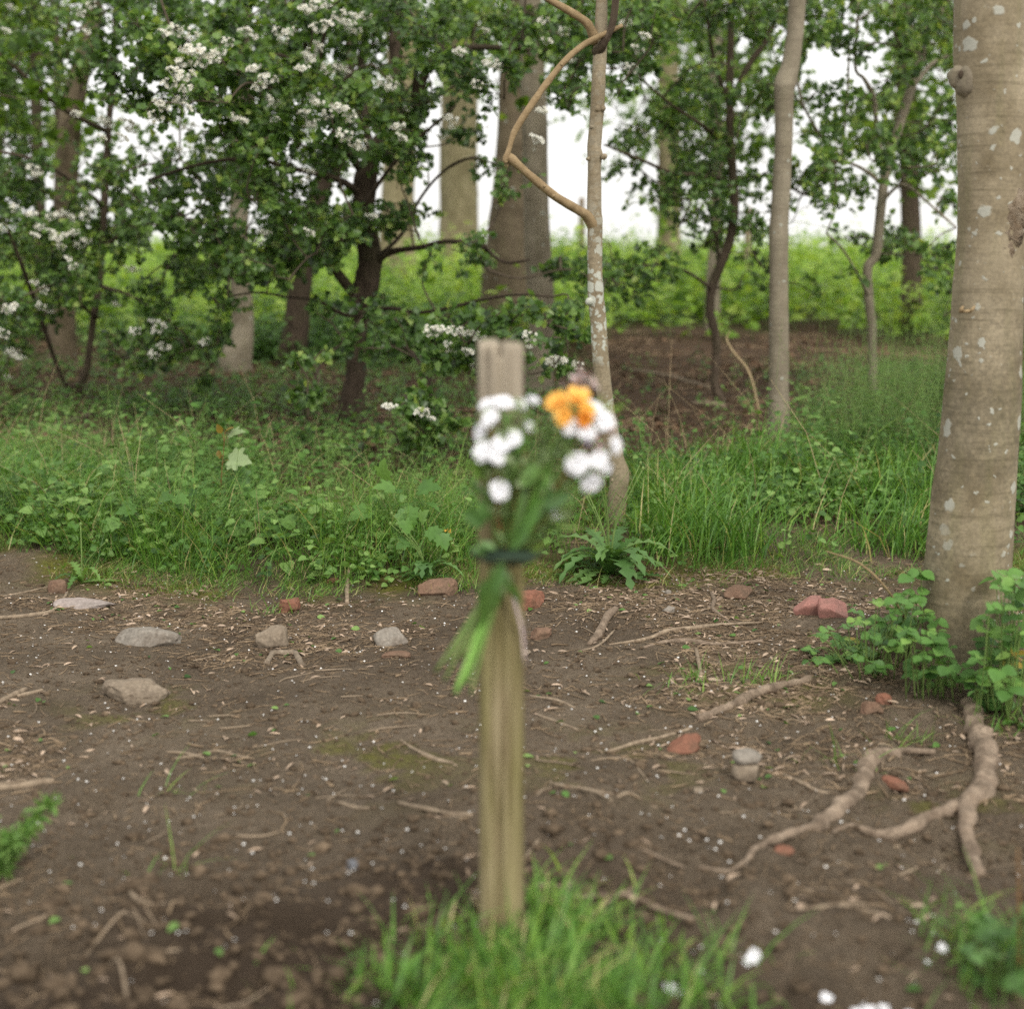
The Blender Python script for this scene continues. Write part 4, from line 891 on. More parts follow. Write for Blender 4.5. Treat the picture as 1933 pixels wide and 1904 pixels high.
leaves(mb, leaf_tpl([(0, 0), (.17, .25), (.2, .55), (.1, .85), (0, 1)], .45, .1), on(x, y, .004), d, nr, rs.uniform(.014, .05, N) * rs.uniform(.5, 1, N) ** .6, rs.rand(N) ** 1.5, rs.uniform(.35, .8, N))
solo('leaf_litter', mb, M['leaf_dry'], (0, 0, 0), 'small bleached fallen leaves strewn over the soil', 'leaves', kind='stuff')
x, y, rs = scat(1700, 2.1, 6.2, 304, .3, 1, lambda x, y: (y < edge_y(x) + .1) * 1.0); N = len(x); mb = MB()
a = rs.uniform(0, 6.28, N); d = np.stack([np.cos(a), np.sin(a), np.zeros(N)], -1)
leaves(mb, PETAL, on(x, y, .004), d, rs.normal(size=(N, 3)) * .3 + np.array([0, 0, 1]), rs.uniform(.004, .0085, N), rs.uniform(.2, .8, N))
solo('petal_litter', mb, M['petal'], (0, 0, 0), 'tiny white fallen blossom petals dotting the soil', 'petals', kind='stuff')
x, y, rs = scat(420, 2.1, 6.1, 305, .3, 1, onpath); N = len(x); mb = MB(); a = rs.uniform(0, 6.28, N)
leaves(mb, OVAL, on(x, y, .005), np.stack([np.cos(a), np.sin(a), rs.normal(0, .15, N)], -1), rs.normal(size=(N, 3)) * .3 + np.array([0, 0, 1]), rs.uniform(.012, .032, N), rs.rand(N))
solo('green_litter', mb, M['herb'], (0, 0, 0), 'bits of fresh green leaf fallen on the soil', 'leaves', kind='stuff')
x, y, rs = scat(9000, 6.0, 17, 306, .4, 1, lambda x, y: sstep(.2, 1, y - edge_y(x)) * patch(x, y)); N = len(x); mb = MB(); a = rs.uniform(0, 6.28, N)
leaves(mb, OVAL, on(x, y, .006), np.stack([np.cos(a), np.sin(a), rs.normal(0, .2, N)], -1), rs.normal(size=(N, 3)) * .5 + np.array([0, 0, 1]), rs.uniform(.03, .07, N), rs.rand(N))
solo('dead_leaf_carpet', mb, M['leaf_brown'], (0, 0, 0), 'brown dead leaves carpeting the ground beneath the trees', 'leaves', kind='stuff')
x, y, rs = scat(16000, 2.05, 6.1, 307, .3, 1.0, lambda x, y: (.5 + .5 * sstep(3.6, 2.6, y - .2 * x) + .4 * (patch(x, y) > .6)) * (y < edge_y(x))); N = len(x); mb = MB()
V, T = ICO[1]; s = (.0022 + .0025 * (1 - wet(x, y))) * rs.lognormal(.3, .6, N).clip(.5, 6); Vn = V[None] * (1 + .35 * rs.normal(size=(N, len(V), 1)).clip(-1, 1)) * s[:, None, None] * np.array([1.2, 1, .75]) + on(x, y, .0)[:, None, :] + (s * .3)[:, None, None] * np.array([0, 0, 1.])
mb.add(Vn.reshape(-1, 3), (T[None] + (np.arange(N) * len(V))[:, None, None]).reshape(-1, 3), None, np.repeat(rs.rand(N) ** 2, len(V)))
solo('soil_crumbs', mb, plain('soil_crumb', (.06, .042, .027), (.17, .125, .083), 60, .95, .1, .6, .003), (0, 0, 0), 'dark crumbs and clods of loose soil', 'soil', kind='stuff')

# ================================================================== undergrowth
def inX(a, b, f=60):       # mask by photo column at the point's own distance, soft edged
    def g(x, y):
        X = CX + FPX * x / y; return sstep(a - f, a + f, X) * sstep(b + f, b - f, X)
    return g
def grass(name, n, y0, y1, seed, h, wd, mask, lab, pw=1.0, lean=.25, curve=.5, hs=None, dry=.05):
    x, y, rs = scat(n, y0, y1, seed, .5, pw, mask); k = away(x, y); x, y = x[k], y[k]; N = len(x)
    hh = h * rs.lognormal(0, .32, N).clip(.4, 2) * (1 + .35 * vnoise(x * 3, y * 3, s=seed))
    if hs is not None: hh = hh * hs(x, y)
    rnd = np.clip(rs.normal(.45, .2, N) + .12 * vnoise(x * 5, y * 5, s=3), 0, .9); rnd[rs.rand(N) < dry] = 1
    mb = MB(); blades(mb, on(x, y, -.01), hh, wd * rs.uniform(.6, 1.3, N), rs.uniform(0, 6.28, N), rs.normal(lean, .15, N), rs.normal(curve, .25, N), rnd)
    return solo(name, mb, M['grass'], (0, 0, 0), lab, 'grass', kind='stuff')
past = lambda lo, hi=99: (lambda x, y: sstep(lo - .08, lo + .12, y - edge_y(x)) * sstep(hi + .3, hi - .1, y - edge_y(x)) * (1 - .72 * inX(480, 1190, 60)(x, y) * sstep(.7, 1.3, y - edge_y(x))))
tallr = inX(1215, 1800, 50)
grass('long_grass', 9500, 5.8, 8.2, 401, .185, .006, lambda x, y: tallr(x, y) * past(.16, 1.75)(x, y) * (.12 + .88 * sstep(-.35, .2, vnoise(x * 2.5, y * 2.5, s=6))), 'long glossy grass standing behind the path edge between the slim and thick trees', lean=.2, curve=.45)
grass('verge_grass', 14000, 5.6, 8.6, 402, .19, .0032, lambda x, y: inX(-300, 1230, 50)(x, y) * past(.1, 1.9)(x, y) * (.25 + .75 * sstep(-.3, .3, vnoise(x * 2, y * 2, s=16))), 'thin grass among leafy weeds on the left verge', lean=.3, curve=.6, dry=.08)
grass('short_grass', 12000, 5.3, 6.7, 403, .06, .0022, lambda x, y: past(-.1, .35)(x, y) * sstep(-.35, .25, fbm(x * 4, y * 4, o=2, s=8)), 'short fringe of pale grass on the mossy path edge', lean=.35, curve=.9, dry=.15)
pb = G(947, 1795)
fg = lambda x, y: np.clip(np.exp(-(((x - pb[0] - .05) / .28) ** 2 + ((y - 2.24) / .21) ** 2) ** 1.3) * 1.2 + np.exp(-((x - pb[0] - .15) / .12) ** 2 - ((y - 2.55) / .12) ** 2), 0, 1) * (.2 + .8 * sstep(-.3, .3, vnoise(x * 12, y * 12, s=2)))
grass('post_grass', 5600, 1.9, 2.9, 404, .072, .0052, fg, 'blurred tuft of bright grass around the foot of the post', lean=.25, curve=.6)
tb = lambda x, y: np.clip(np.exp(-(((x - .86) / .12) ** 2 + ((y - 2.42) / .2) ** 2) ** 2), 0, 1)
grass('corner_grass', 1600, 2.0, 3.0, 405, .085, .004, tb, 'blurred grass in the lower right corner', lean=.3, curve=.7)
for k, (X, Y, n) in enumerate(((1430, 1290, 46), (1330, 1290, 26), (520, 1160, 30), (1700, 1400, 28), (1290, 1310, 14), (325, 1500, 12), (1600, 1440, 18), (1890, 1380, 40), (1350, 1075, 90), (870, 1115, 80), (300, 1650, 10))):
    p = G(X, Y); rs = np.random.RandomState(k + 900); xy = p[:2] + rs.normal(0, .03 if n < 60 else .06, (n, 2)) * np.array([1.6, .8]); mb = MB()
    blades(mb, on(xy[:, 0], xy[:, 1], -.005), .06 * rs.lognormal(0, .4, n), .003 * rs.uniform(.7, 1.3, n), rs.uniform(0, 6.28, n), rs.normal(.5, .2, n), rs.normal(.5, .3, n), rs.uniform(.3, .8, n))
    lab = ['sparse green grass tuft beside the half-buried root right of centre', 'thin grass wisp left of a larger tuft, near the fallen twig', 'small grass tuft by the pale flat slab of stone at the verge', 'thin grass tuft between the thick tree and the red stone', 'faint grass wisp below the pale roots', 'few green shoots on bare soil far left', 'grass wisp beside the thick pale root', 'grass clump at the foot of the thick tree', 'bushy short grass tuft at the path edge beside the split red brick', 'fine bright grass tuft at the path edge just left of the post', 'few shoots in churned dark soil'][k]
    solo('grass_tuft', mb, M['grass'], on(p[0:1], p[1:2])[0], lab, 'grass tuft', 'grass tufts on the path')

def herbs(name, n, y0, y1, seed, h, size, tpl, mask, m_, lab, nl=7, pw=1.0, spread=.05, stemw=.0012, bright=0, cat='weeds', hs=None, whorl=0):
    x, y, rs = scat(n, y0, y1, seed, .5, pw, mask); k = away(x, y); x, y = x[k], y[k]; N = len(x)
    hh = h * rs.lognormal(0, .35, N).clip(.35, 2.1) * (1 + .4 * vnoise(x * 2.2, y * 2.2, s=seed + 1))
    if hs is not None: hh = hh * hs(x, y)
    b = on(x, y, -.01); ln = rs.normal(0, .28, (N, 2)); top = b + np.column_stack([ln * hh[:, None], hh]); mid = (b + top) / 2 + np.column_stack([rs.normal(0, .06, (N, 2)) * hh[:, None], hh * .06])
    mb = MB(); twigs(mb, np.stack([b, mid, top], 1), np.tile([stemw, stemw * .8, stemw * .4], (N, 1)), 3, .5)
    t = (np.arange(nl) + rs.rand(N, nl)) / nl * .85 + .18; q = t[..., None]
    pos = (1 - q) ** 2 * b[:, None] + 2 * q * (1 - q) * mid[:, None] + q * q * top[:, None]
    base = np.clip(rs.normal(.45 + bright, .2, (N, 1)) + .25 * vnoise(x * 1.7, y * 1.7, s=7)[:, None] + rs.normal(0, .13, (N, nl)), 0, 1)
    if not whorl:
        a = rs.uniform(0, 6.28, (N, 1)) + np.arange(nl) * 2.4
        d = np.stack([np.cos(a), np.sin(a), rs.normal(.15, .3, (N, nl))], -1)
        pos = pos + d * (spread * .5 * rs.rand(N, nl))[..., None]
        sz = size * rs.uniform(.55, 1.25, (N, nl)) * (1.15 - .4 * t)
        nr = rs.normal(size=pos.shape) * .35 + np.array([0, -.25, 1])
        leaves(mb, tpl, pos.reshape(-1, 3), d.reshape(-1, 3), nr.reshape(-1, 3), sz.ravel(), base.ravel(), mi=1)
    else:
        for w_ in range(whorl):
            a = rs.uniform(0, 1, (N, nl)) + w_ * 2 * math.pi / whorl
            d = np.stack([np.cos(a), np.sin(a), np.full((N, nl), .35)], -1)
            leaves(mb, NARROW, pos.reshape(-1, 3), d.reshape(-1, 3), (np.zeros(pos.shape) + np.array([0, 0, 1.])).reshape(-1, 3), (size * rs.uniform(.7, 1.2, (N, nl)) * (1.1 - .5 * t)).ravel(), base.ravel(), 1.3, mi=1)
    return solo(name, mb, [M['stem'], m_], (0, 0, 0), lab, cat, kind='stuff')
leafy = lambda x, y: .12 + .88 * sstep(-.25, .35, fbm(x * 1.5, y * 1.5, o=2, s=61))
herbs('leafy_weeds', 2000, 5.6, 8.6, 501, .13, .036, SERR, lambda x, y: past(.08, 1.9)(x, y) * leafy(x, y) * (1 - .35 * tallr(x, y)), M['herb'], 'low leafy green weeds covering the verge')
herbs('broad_weeds', 480, 5.7, 8.4, 502, .17, .062, HEART, lambda x, y: past(.15, 2.2)(x, y) * inX(-300, 1000)(x, y) * leafy(x + 9, y), M['herb'], 'broader leaved weeds on the left verge', nl=5, bright=.1)
herbs('cleavers', 900, 5.8, 9.2, 503, .27, .021, NARROW, lambda x, y: past(.25, 2.1)(x, y) * inX(-300, 1000)(x, y) * leafy(x, y + 5), M['herb'], 'thin stems of cleavers with whorled leaves on the left verge', nl=7, whorl=7, bright=.12)
herbs('tall_cleavers', 1500, 7.2, 11, 504, .40, .026, NARROW, lambda x, y: inX(1540, 1990, 40)(x, y) * leafy(x, y), M['herb'], 'dense tall cleavers round the slim grey stem left of the thick tree', nl=9, whorl=7, bright=.14)
herbs('right_weeds', 900, 6.2, 8.6, 505, .20, .046, SERR, lambda x, y: inX(1480, 2100, 60)(x, y) * past(.7, 3)(x, y), M['herb'], 'bright leafy weeds beside the thick trunk', bright=.15)
herbs('wood_weeds', 2600, 7.6, 13.5, 506, .12, .040, SERR, lambda x, y: (.10 + .6 * sstep(.12, .5, fbm(x * .9, y * .9, o=3, s=91))) * sstep(7.4, 8.2, y) * (1 - .62 * inX(1120, 1640, 40)(x, y)) + .25 * inX(-300, 900)(x, y) * sstep(7.6, 8.4, y), M['herb'], 'scattered weeds on the shaded ground beneath the trees', nl=6)
herbs('back_weeds', 2600, 10.5, 16, 507, .30, .065, SERR, lambda x, y: (.05 + .95 * sstep(-.1, .3, fbm(x * .7, y * .7, o=2, s=99))) * np.maximum(inX(-400, 1050)(x, y) * sstep(13.4, 14.2, y), sstep(16, 17, y) * (1 - inX(1100, 1700, 40)(x, y))), M['herb'], 'green weeds between the farther trunks', nl=8)
near_f = lambda x, y: sstep(13.8, 16, y + 2.6 * fbm(x * .6, y * .6, o=2, s=3) - 3.6 * inX(1120, 1680, 60)(x, y))
herbs('nettle_field', 6500, 13, 36, 508, .55, .13, HEART, near_f, M['field'], 'bright green field of nettles and tall weeds beyond the trees', nl=9, pw=1.15, stemw=.003, bright=.08, cat='field weeds')
herbs('field_edge', 3000, 30, 60, 509, .62, .2, HEART, lambda x, y: np.ones(len(x)), M['field'], 'pale green weeds along the field skyline', nl=8, stemw=.004, bright=.2, cat='field weeds')
x, y, rs = scat(260, 5.9, 9, 510, .4, 1, lambda x, y: past(.3, 2.6)(x, y)); N = len(x); h = .28 * rs.lognormal(0, .35, N); b = on(x, y); l = rs.normal(0, .5, (N, 2)); mb = MB()
twigs(mb, np.stack([b, b + np.column_stack([l * (h * .4)[:, None], h * .6]), b + np.column_stack([l * h[:, None], h])], 1), np.tile([.0014, .0012, .0006], (N, 1)), 3, rs.rand(N))
solo('dry_stalks', mb, M['dead'], (0, 0, 0), 'pale dry grass stalks leaning among the green', 'stalks', kind='stuff')

# ================================================================== single plants one can point to
def ctrl(p, k, h): return p + np.array([0, 0, h])
def rosette(name, X, Y, n, ln, lab, seed, stalks=0, mkey='dark_leaf', heads=None):
    p = on(*[np.array([c]) for c in G(X, Y)[:2]])[0]; rs = np.random.RandomState(seed); t = thing(name, lab, 'plant', p)
    for k in range(n):
        a = k * 2.4 + rs.uniform(-.3, .3); el = rs.uniform(.75, 1.45) if k % 3 else rs.uniform(.1, .5); L = ln * rs.uniform(.65, 1.15); mb = MB()
        side = np.array([-math.sin(a), math.cos(a), 0]); m_ = 19; V = []; sgn = rs.uniform(.7, 1.2)
        for i in range(m_):
            s = i / (m_ - 1); e2 = el - 1.1 * s * s * (.4 + .5 * math.sin(el)); r_ = L * s
            c = p + np.array([math.cos(a) * math.cos(e2) * r_, math.sin(a) * math.cos(e2) * r_, max(math.sin(e2) * r_, .004) + .004])
            w_ = L * .135 * (math.sin(math.pi * min(1, s * .93 + .06)) ** .7) * (.55 + .45 * s) * (1.4 if i % 2 else .42) * sgn
            if i == m_ - 1: w_ = .001
            V += [c - side * w_ + np.array([0, 0, .25 * w_]), c, c + side * w_ + np.array([0, 0, .25 * w_])]
        Q = []
        for i in range(m_ - 1):
            Q += [[3 * i, 3 * i + 1, 3 * i + 4, 3 * i + 3], [3 * i + 1, 3 * i + 2, 3 * i + 5, 3 * i + 4]]
        mb.add(np.array(V), None, Q, rs.uniform(.2, .9)); part('leaf', mb, M[mkey], t)
    for k in range(stalks):
        a = rs.uniform(0, 6.28); h = ln * rs.uniform(1.1, 1.7); mb = MB(); e = p + np.array([math.cos(a) * .14, math.sin(a) * .1, h])
        tube(mb, [p, p + np.array([math.cos(a) * .03, math.sin(a) * .03, h * .5]), e], [.0028, .0024, .0018], 6, 4); V, T = ICO[2]; mb.add(V * np.array([.006, .006, .009]) + e, T)
        part('stalk', mb, M['stem'], t)
    return t
rosette('dandelion', 1150, 1088, 34, .27, 'large dark dandelion with toothed leaves at the foot of the lichen-spotted tree', 11, 7)
rosette('dandelion', 805, 1097, 13, .16, 'smaller jagged dandelion at the path edge just left of the post', 12, 3)
rosette('dandelion', 155, 1102, 8, .15, 'pale flat dandelion sprawling at the path edge near the left side', 13, 2, 'herb')
rosette('dock_plant', 455, 1010, 9, .22, 'upright dock leaves below the sycamore seedling', 14, 0, 'herb')
def leafstem(name, cat, lab, base, nodes, stemr, smat, seed, group=None, par=None):
    """base photo point; nodes: (X, Y, dy, size, template, material key, azimuth)"""
    p = on(*[np.array([c]) for c in G(*base)[:2]])[0]; rs = np.random.RandomState(seed)
    t = thing(name, lab, cat, p, group) if par is None else par
    tops = sorted(nodes, key=lambda n: n[1]); hi = PY(tops[0][0], tops[0][1], p[1] + tops[0][2])
    mb = MB(); ax = spline([p - np.array([0, 0, .01]), p * .5 + hi * .5 + np.array([rs.normal(0, .01), 0, .01]), hi], 8); tube(mb, ax, np.linspace(stemr, stemr * .5, len(ax)), 7, 1)
    for X, Y, dy, s, tpl, mk, az in nodes:
        c = PY(X, Y, p[1] + dy); st = ax[np.argmin(np.abs(ax[:, 2] - c[2] + .03) + .3 * np.abs(ax[:, 0] - c[0]))]
        tube(mb, [st, (st + c) / 2 + np.array([0, 0, .008]), c], [stemr * .45] * 3, 5, 3)
    part('stem', mb, smat, t)
    for X, Y, dy, s, tpl, mk, az in nodes:
        c = PY(X, Y, p[1] + dy); mb = MB()
        leaves(mb, tpl, c[None], np.array([[math.cos(az), -.35, math.sin(az)]]), np.array([[rs.normal(0, .5), -.6 + rs.normal(0, .3), .8]]), s * rs.uniform(.7, .95), rs.uniform(.15, .7))
        part('leaf', mb, M[mk], t)
    return t
leafstem('sycamore_seedling', 'seedling', 'sycamore seedling with upturned pale leaf undersides and a bronze shoot on the left verge', (412, 985), [(430, 826, -.02, .115, SYC, 'pale_leaf', .55), (432, 868, -.03, .125, SYC, 'pale_leaf', .05), (418, 818, 0, .06, OVAL, 'red_leaf', 1.9), (425, 815, 0, .055, OVAL, 'red_leaf', .6), (412, 850, 0, .05, OVAL, 'red_leaf', -1.3), (440, 895, .03, .12, SYC, 'herb', -.5), (400, 910, .02, .08, SYC, 'herb', 3.4), (455, 930, 0, .09, SYC, 'herb', -.2)], .003, M['redstem'], 21)
leafstem('hogweed', 'plant', 'broad lobed hogweed leaves spread flat on the verge left of the post', (775, 1020), [(790, 925, -.05, .13, SYC, 'herb', .3), (745, 925, -.03, .12, SYC, 'herb', 2.8), (700, 965, -.08, .11, SYC, 'herb', 3.3), (765, 960, -.14, .10, SYC, 'herb', -1.2), (805, 950, -.1, .08, SYC, 'herb', -.3), (730, 905, .1, .10, SYC, 'herb', 1.8)], .004, M['stem'], 22)
leafstem('young_maple', 'plant', 'pale young maple shoot with drooping lobed leaves above the smaller dandelion', (797, 1090), [(775, 1000, -.02, .08, SYC, 'herb', 2.4), (808, 1000, -.03, .085, SYC, 'herb', -.6), (795, 985, 0, .07, SYC, 'herb', 1.2), (830, 1010, -.04, .07, SYC, 'herb', -1.0), (770, 1020, -.03, .06, SYC, 'herb', 3.6)], .002, M['stem'], 23)
leafstem('broad_leaf_plant', 'plant', 'wide pale lobed leaf arching over the verge at the left', (275, 1040), [(255, 960, -.05, .10, SYC, 'herb', 3.2), (300, 945, 0, .09, SYC, 'herb', .4), (225, 985, -.08, .09, SYC, 'herb', 3.5), (330, 940, -.02, .08, SYC, 'herb', -.2)], .003, M['stem'], 24)
leafstem('yellow_flower_weed', 'flower', 'single small yellow flower in the verge weeds left of the bouquet', (850, 1050), [(845, 1003, 0, .018, PETAL, 'yellow', 1.6), (846, 1002, 0, .018, PETAL, 'yellow', .3), (844, 1002, 0, .018, PETAL, 'yellow', 2.8), (846, 1001, 0, .018, PETAL, 'yellow', -.9), (856, 1030, 0, .045, HEART, 'herb', -.3)], .0015, M['stem'], 25)
def bramble(lab, base, spots, seed, lsz=.034, group='brambles along the path'):
    """trifoliate bramble: spots are photo points of leaf groups (X, Y, dy)"""
    p = on(*[np.array([c]) for c in G(*base)[:2]])[0]; rs = np.random.RandomState(seed); t = thing('bramble', lab, 'bramble', p, group); mb = MB(); lv = MB()
    for X, Y, dy in spots:
        y = p[1] + dy; c = PY(X, Y, y); g = float(gz0(c[0], c[1])); c[2] = max(c[2], g + .012)
        s = np.array([c[0] * .7 + p[0] * .3 + rs.normal(0, .02), y * .7 + p[1] * .3, 0]); s[2] = float(gz0(s[0], s[1]))
        tube(mb, [s, s * .4 + c * .6 + np.array([0, 0, .02]), c], [.0022, .0018, .0012], 5, 4, rnd=rs.rand())
        az = rs.uniform(0, 6.28); z = lsz * rs.uniform(.75, 1.25); rn = rs.normal(.5, .18) if rs.rand() > .03 else 1
        for q in (0, 1.75, -1.75):
            a = az + q + rs.normal(0, .15); d = np.array([math.cos(a), math.sin(a), rs.normal(-.05, .25)])
            leaves(lv, SERR, (c + d * .004)[None], d[None], np.array([[rs.normal(0, .3), -.35 + rs.normal(0, .25), 1]]), z * (1.1 if q == 0 else .95), np.clip(rn + rs.normal(0, .07), 0, 1), 1.15)
    part('stem', mb, M['stem'], t); part('foliage', lv, M['bramble'], t); return t
def spray(seed, poly, n, dy):
    rs = np.random.RandomState(seed); p = np.array(poly, float); out = []
    while len(out) < n:
        X, Y = rs.uniform(p[:, 0].min(), p[:, 0].max()), rs.uniform(p[:, 1].min(), p[:, 1].max())
        if in_poly(np.array([X]), np.array([Y]), poly)[0]: out.append((X, Y, rs.uniform(*dy)))
    return out
bramble('bright bramble patch spreading left from the foot of the thick tree', (1660, 1255), spray(1, [(1590, 1150), (1700, 1110), (1770, 1170), (1760, 1250), (1640, 1290), (1530, 1290), (1510, 1230)], 88, (-.18, .25)), 31)
bramble('taller bramble clump against the right frame side of the thick trunk', (1890, 1330), spray(2, [(1840, 1190), (1880, 1090), (1960, 1080), (1990, 1380), (1900, 1390), (1830, 1330)], 92, (-.2, .25)), 32, .04)
bramble('sparse bramble runners in front of the thick trunk', (1770, 1290), spray(3, [(1700, 1190), (1800, 1180), (1830, 1260), (1790, 1310), (1700, 1280)], 30, (-.2, 0)), 33)
bramble('small bramble sprig trailing down the verge onto the path at left', (388, 1075), [(378, 1050, .05), (395, 1045, .03), (385, 1065, 0), (402, 1075, -.02), (378, 1082, -.03), (392, 1090, -.05), (402, 1100, -.06), (384, 1112, -.07), (400, 1035, .06), (365, 1060, .02)], 34, .03)
bramble('single bramble shoot with two dark leaves against the thick trunk', (1722, 1250), [(1725, 1090, -.05), (1738, 1078, -.05), (1765, 1170, -.12), (1710, 1130, 0), (1730, 1120, -.05)], 35, .05)
p = G(1745, 1260); mb = MB(); tube(mb, [G(1728, 1205) + np.array([0, 0, .0]), PY(1680, 1120, p[1] - .1), PY(1625, 1065, p[1] - .15), PY(1560, 1040, p[1] - .2)], [.0042, .0036, .003, .0015], 8, 8, .08, 40)
solo('bramble_cane', mb, M['branch'], (p[0], p[1], float(gz0(p[0], p[1]))), 'bare brown bramble cane arching left from the foot of the thick tree', 'cane')
def feathery(lab, base, tips, seed):
    p = on(*[np.array([c]) for c in G(*base)[:2]])[0]; rs = np.random.RandomState(seed); t = thing('feathery_weed', lab, 'plant', p); mb = MB(); lf = MB()
    for X, Y, dy in tips:
        e = PY(X, Y, p[1] + dy); ax = spline([p, (p + e) / 2 + np.array([0, 0, .02]), e], 8); tube(mb, ax, np.linspace(.0026, .0012, len(ax)), 6, 1)
        for k in range(3, len(ax)):
            n = 16; d = rs.normal(size=(n, 3)) + np.array([0, -.2, .3]); leaves(lf, NARROW, ax[k] + rs.normal(0, .006, (n, 3)), d, rs.normal(size=(n, 3)), .03 * rs.uniform(.5, 1.2, n), rs.uniform(.4, .9, n), 1.2)
    part('stem', mb, M['stem'], t); part('foliage', lf, M['herb'], t)
feathery('blurred feathery green weed leaning in from the left side over bare soil', (-10, 1660), [(100, 1508, .05), (60, 1560, 0), (20, 1580, -.05), (-30, 1540, 0)], 41)
p = on(*[np.array([c]) for c in G(1890, 1880)[:2]])[0]; t = thing('leafy_weed', 'blurred leafy weed with a reddish stem in the lower right corner', 'plant', p); rs = np.random.RandomState(4); mb = MB(); lf = MB()
for k in range(34):
    e = PY(rs.uniform(1800, 1990), rs.uniform(1720, 1890), p[1] + rs.uniform(-.1, .15)); tube(mb, [p + rs.normal(0, .02, 3) * np.array([1, 1, 0]), (p + e) / 2, e], [.002, .0016, .001], 5, 3)
    n = 5; d = rs.normal(size=(n, 3)) * np.array([1, 1, .4]); leaves(lf, SERR, np.tile(e, (n, 1)), d, rs.normal(size=(n, 3)) * .4 + np.array([0, -.3, 1]), .032 * rs.uniform(.6, 1.3, n), rs.uniform(.2, .8, n))
part('stem', mb, M['stem'], t); part('foliage', lf, M['dark_leaf'], t)
mb = MB(); tube(mb, [p + np.array([.03, 0, 0]), PY(1925, 1740, p[1]), PY(1922, 1600, p[1])], [.003, .0028, .0015], 7, 5); part('stem', mb, M['redstem'], t, label='reddish upright stem')
# ================================================================== stones and bricks on the path
def stone(name, X, Y, size, m_, lab, seed, rz=0, box=2.6, cuts=8, sink=.35, rough=.07, tilt=(0, 0), cat='stone', group='stones on the path', bite=None):
    p = G(X, Y); z = float(gz(p[0], p[1])); mb = MB(); rock(mb, (p[0], p[1], z + size[2] * (.5 - sink)), size, rz, seed, box, cuts, rough, tilt, bite=bite)
    return solo(name, mb, m_, (p[0], p[1], z), lab, cat, group)
B = 'brick fragments on the path'
stone('stone', 162, 1144, (.245, .13, .05), M['stone_pale'], 'flat pale pinkish stone slab at the left end of the verge', 1, .05, 4, 10, .4)
stone('stone', 276, 1213, (.235, .13, .075), M['stone'], 'long low grey stone below the pale slab', 2, -.25, 2.4, 6, .38)
stone('stone', 512, 1217, (.125, .11, .095), M['stone_tan'], 'chunky tan stone beside the small stone ring', 3, -.2, 3, 9, .28)
stone('stone', 741, 1213, (.125, .10, .08), M['stone'], 'rounded pale grey stone left of the post', 4, .3, 2.6, 8, .33)
stone('stone', 256, 1318, (.195, .16, .085), M['stone_tan'], 'broad rough brown stone with mossy foot', 55, .1, 3, 9, .3, .12)
stone('stone', 666, 1634, (.037, .03, .022), M['stone_dark'], 'small blue-grey slate chip on churned soil', 6, .4, 3, 8, .2)
stone('stone', 1409, 1470, (.072, .062, .058), M['stone_tan'], 'squat brown stone with a grey one resting on it', 8, .1, 3.4, 8, .2)
p = G(1409, 1470); z = float(gz(p[0], p[1])); mb = MB(); rock(mb, (p[0] + .002, p[1] + .008, z + .058 * .8 + .012), (.074, .06, .03), .2, 9, 2.6, 5, .05, (.18, 0))
solo('stone', mb, M['stone'], (p[0], p[1], z + .046), 'flat grey stone lying on top of the squat brown one', 'stone', 'stones on the path')
stone('stone', 1318, 1503, (.025, .022, .018), M['stone_tan'], 'pebble left of the two stacked stones', 10, 0, 2.4, 5, .25)
stone('stone', 1262, 1158, (.055, .045, .035), M['stone'], 'rough little grey stone right of the pale root piece', 11, .3, 2.6, 9, .3, .15)
stone('stone', 1262, 1118, (.03, .025, .025), M['stone'], 'tiny grey pebble at the path edge', 12, .3, 2.4, 5, .3)
stone('stone', 990, 1240, (.05, .05, .025), M['stone_tan'], 'pinkish flat stone just right of the post', 13, .3, 2.4, 5, .35)
stone('stone', 1130, 1860, (.03, .025, .016), M['stone_pale'], 'pale pebble lying in the grass by the post', 14, .2, 2.3, 4, .2)
stone('brick_piece', 550, 1156, (.075, .07, .07), M['brick'], 'chunky broken red brick lump at the verge left of the bent stick', 21, .5, 6, 8, .25, .1, cat='brick', group=B)
stone('brick_piece', 826, 1122, (.155, .09, .075), M['brick_dirty'], 'dirty long brick wedge under the smaller dandelion', 22, .12, 6, 5, .3, .06, cat='brick', group=B)
stone('brick_piece', 1003, 1146, (.105, .085, .075), M['brick'], 'bright red brick chunk right of the tied stems', 23, .3, 6, 6, .32, .1, cat='brick', group=B)
stone('brick_piece', 1022, 1200, (.09, .05, .05), M['brick_dirty'], 'dull red brick sliver below the bright red chunk', 24, .5, 6, 7, .35, .1, cat='brick', group=B)
stone('brick_piece', 1393, 1120, (.10, .19, .045), M['brick_dirty'], 'flat orange-brown brick slab on moss at the path edge', 25, -.25, 5, 8, .3, .05, (-.12, -.08), cat='brick', group=B)
stone('brick_piece', 1298, 1402, (.085, .165, .035), M['brick'], 'flat dusty red tile shard set in the soil near the stacked stones', 26, -.5, 5, 10, .38, .06, (-.06, -.12), cat='brick', group=B)
stone('brick_piece', 1646, 1353, (.068, .055, .05), M['brick_dirty'], 'brown-red brick lump in front of the brambles', 27, .6, 3, 11, .3, .1, cat='brick', group=B)
stone('brick_piece', 1666, 1334, (.05, .045, .035), M['brick'], 'small bright red brick bit behind the brown-red lump', 28, .2, 3, 11, .25, .1, cat='brick', group=B)
stone('brick_piece', 1688, 1470, (.045, .095, .03), M['brick'], 'narrow red brick strip beside the thick pale root', 29, .55, 5, 7, .3, .06, cat='brick', group=B)
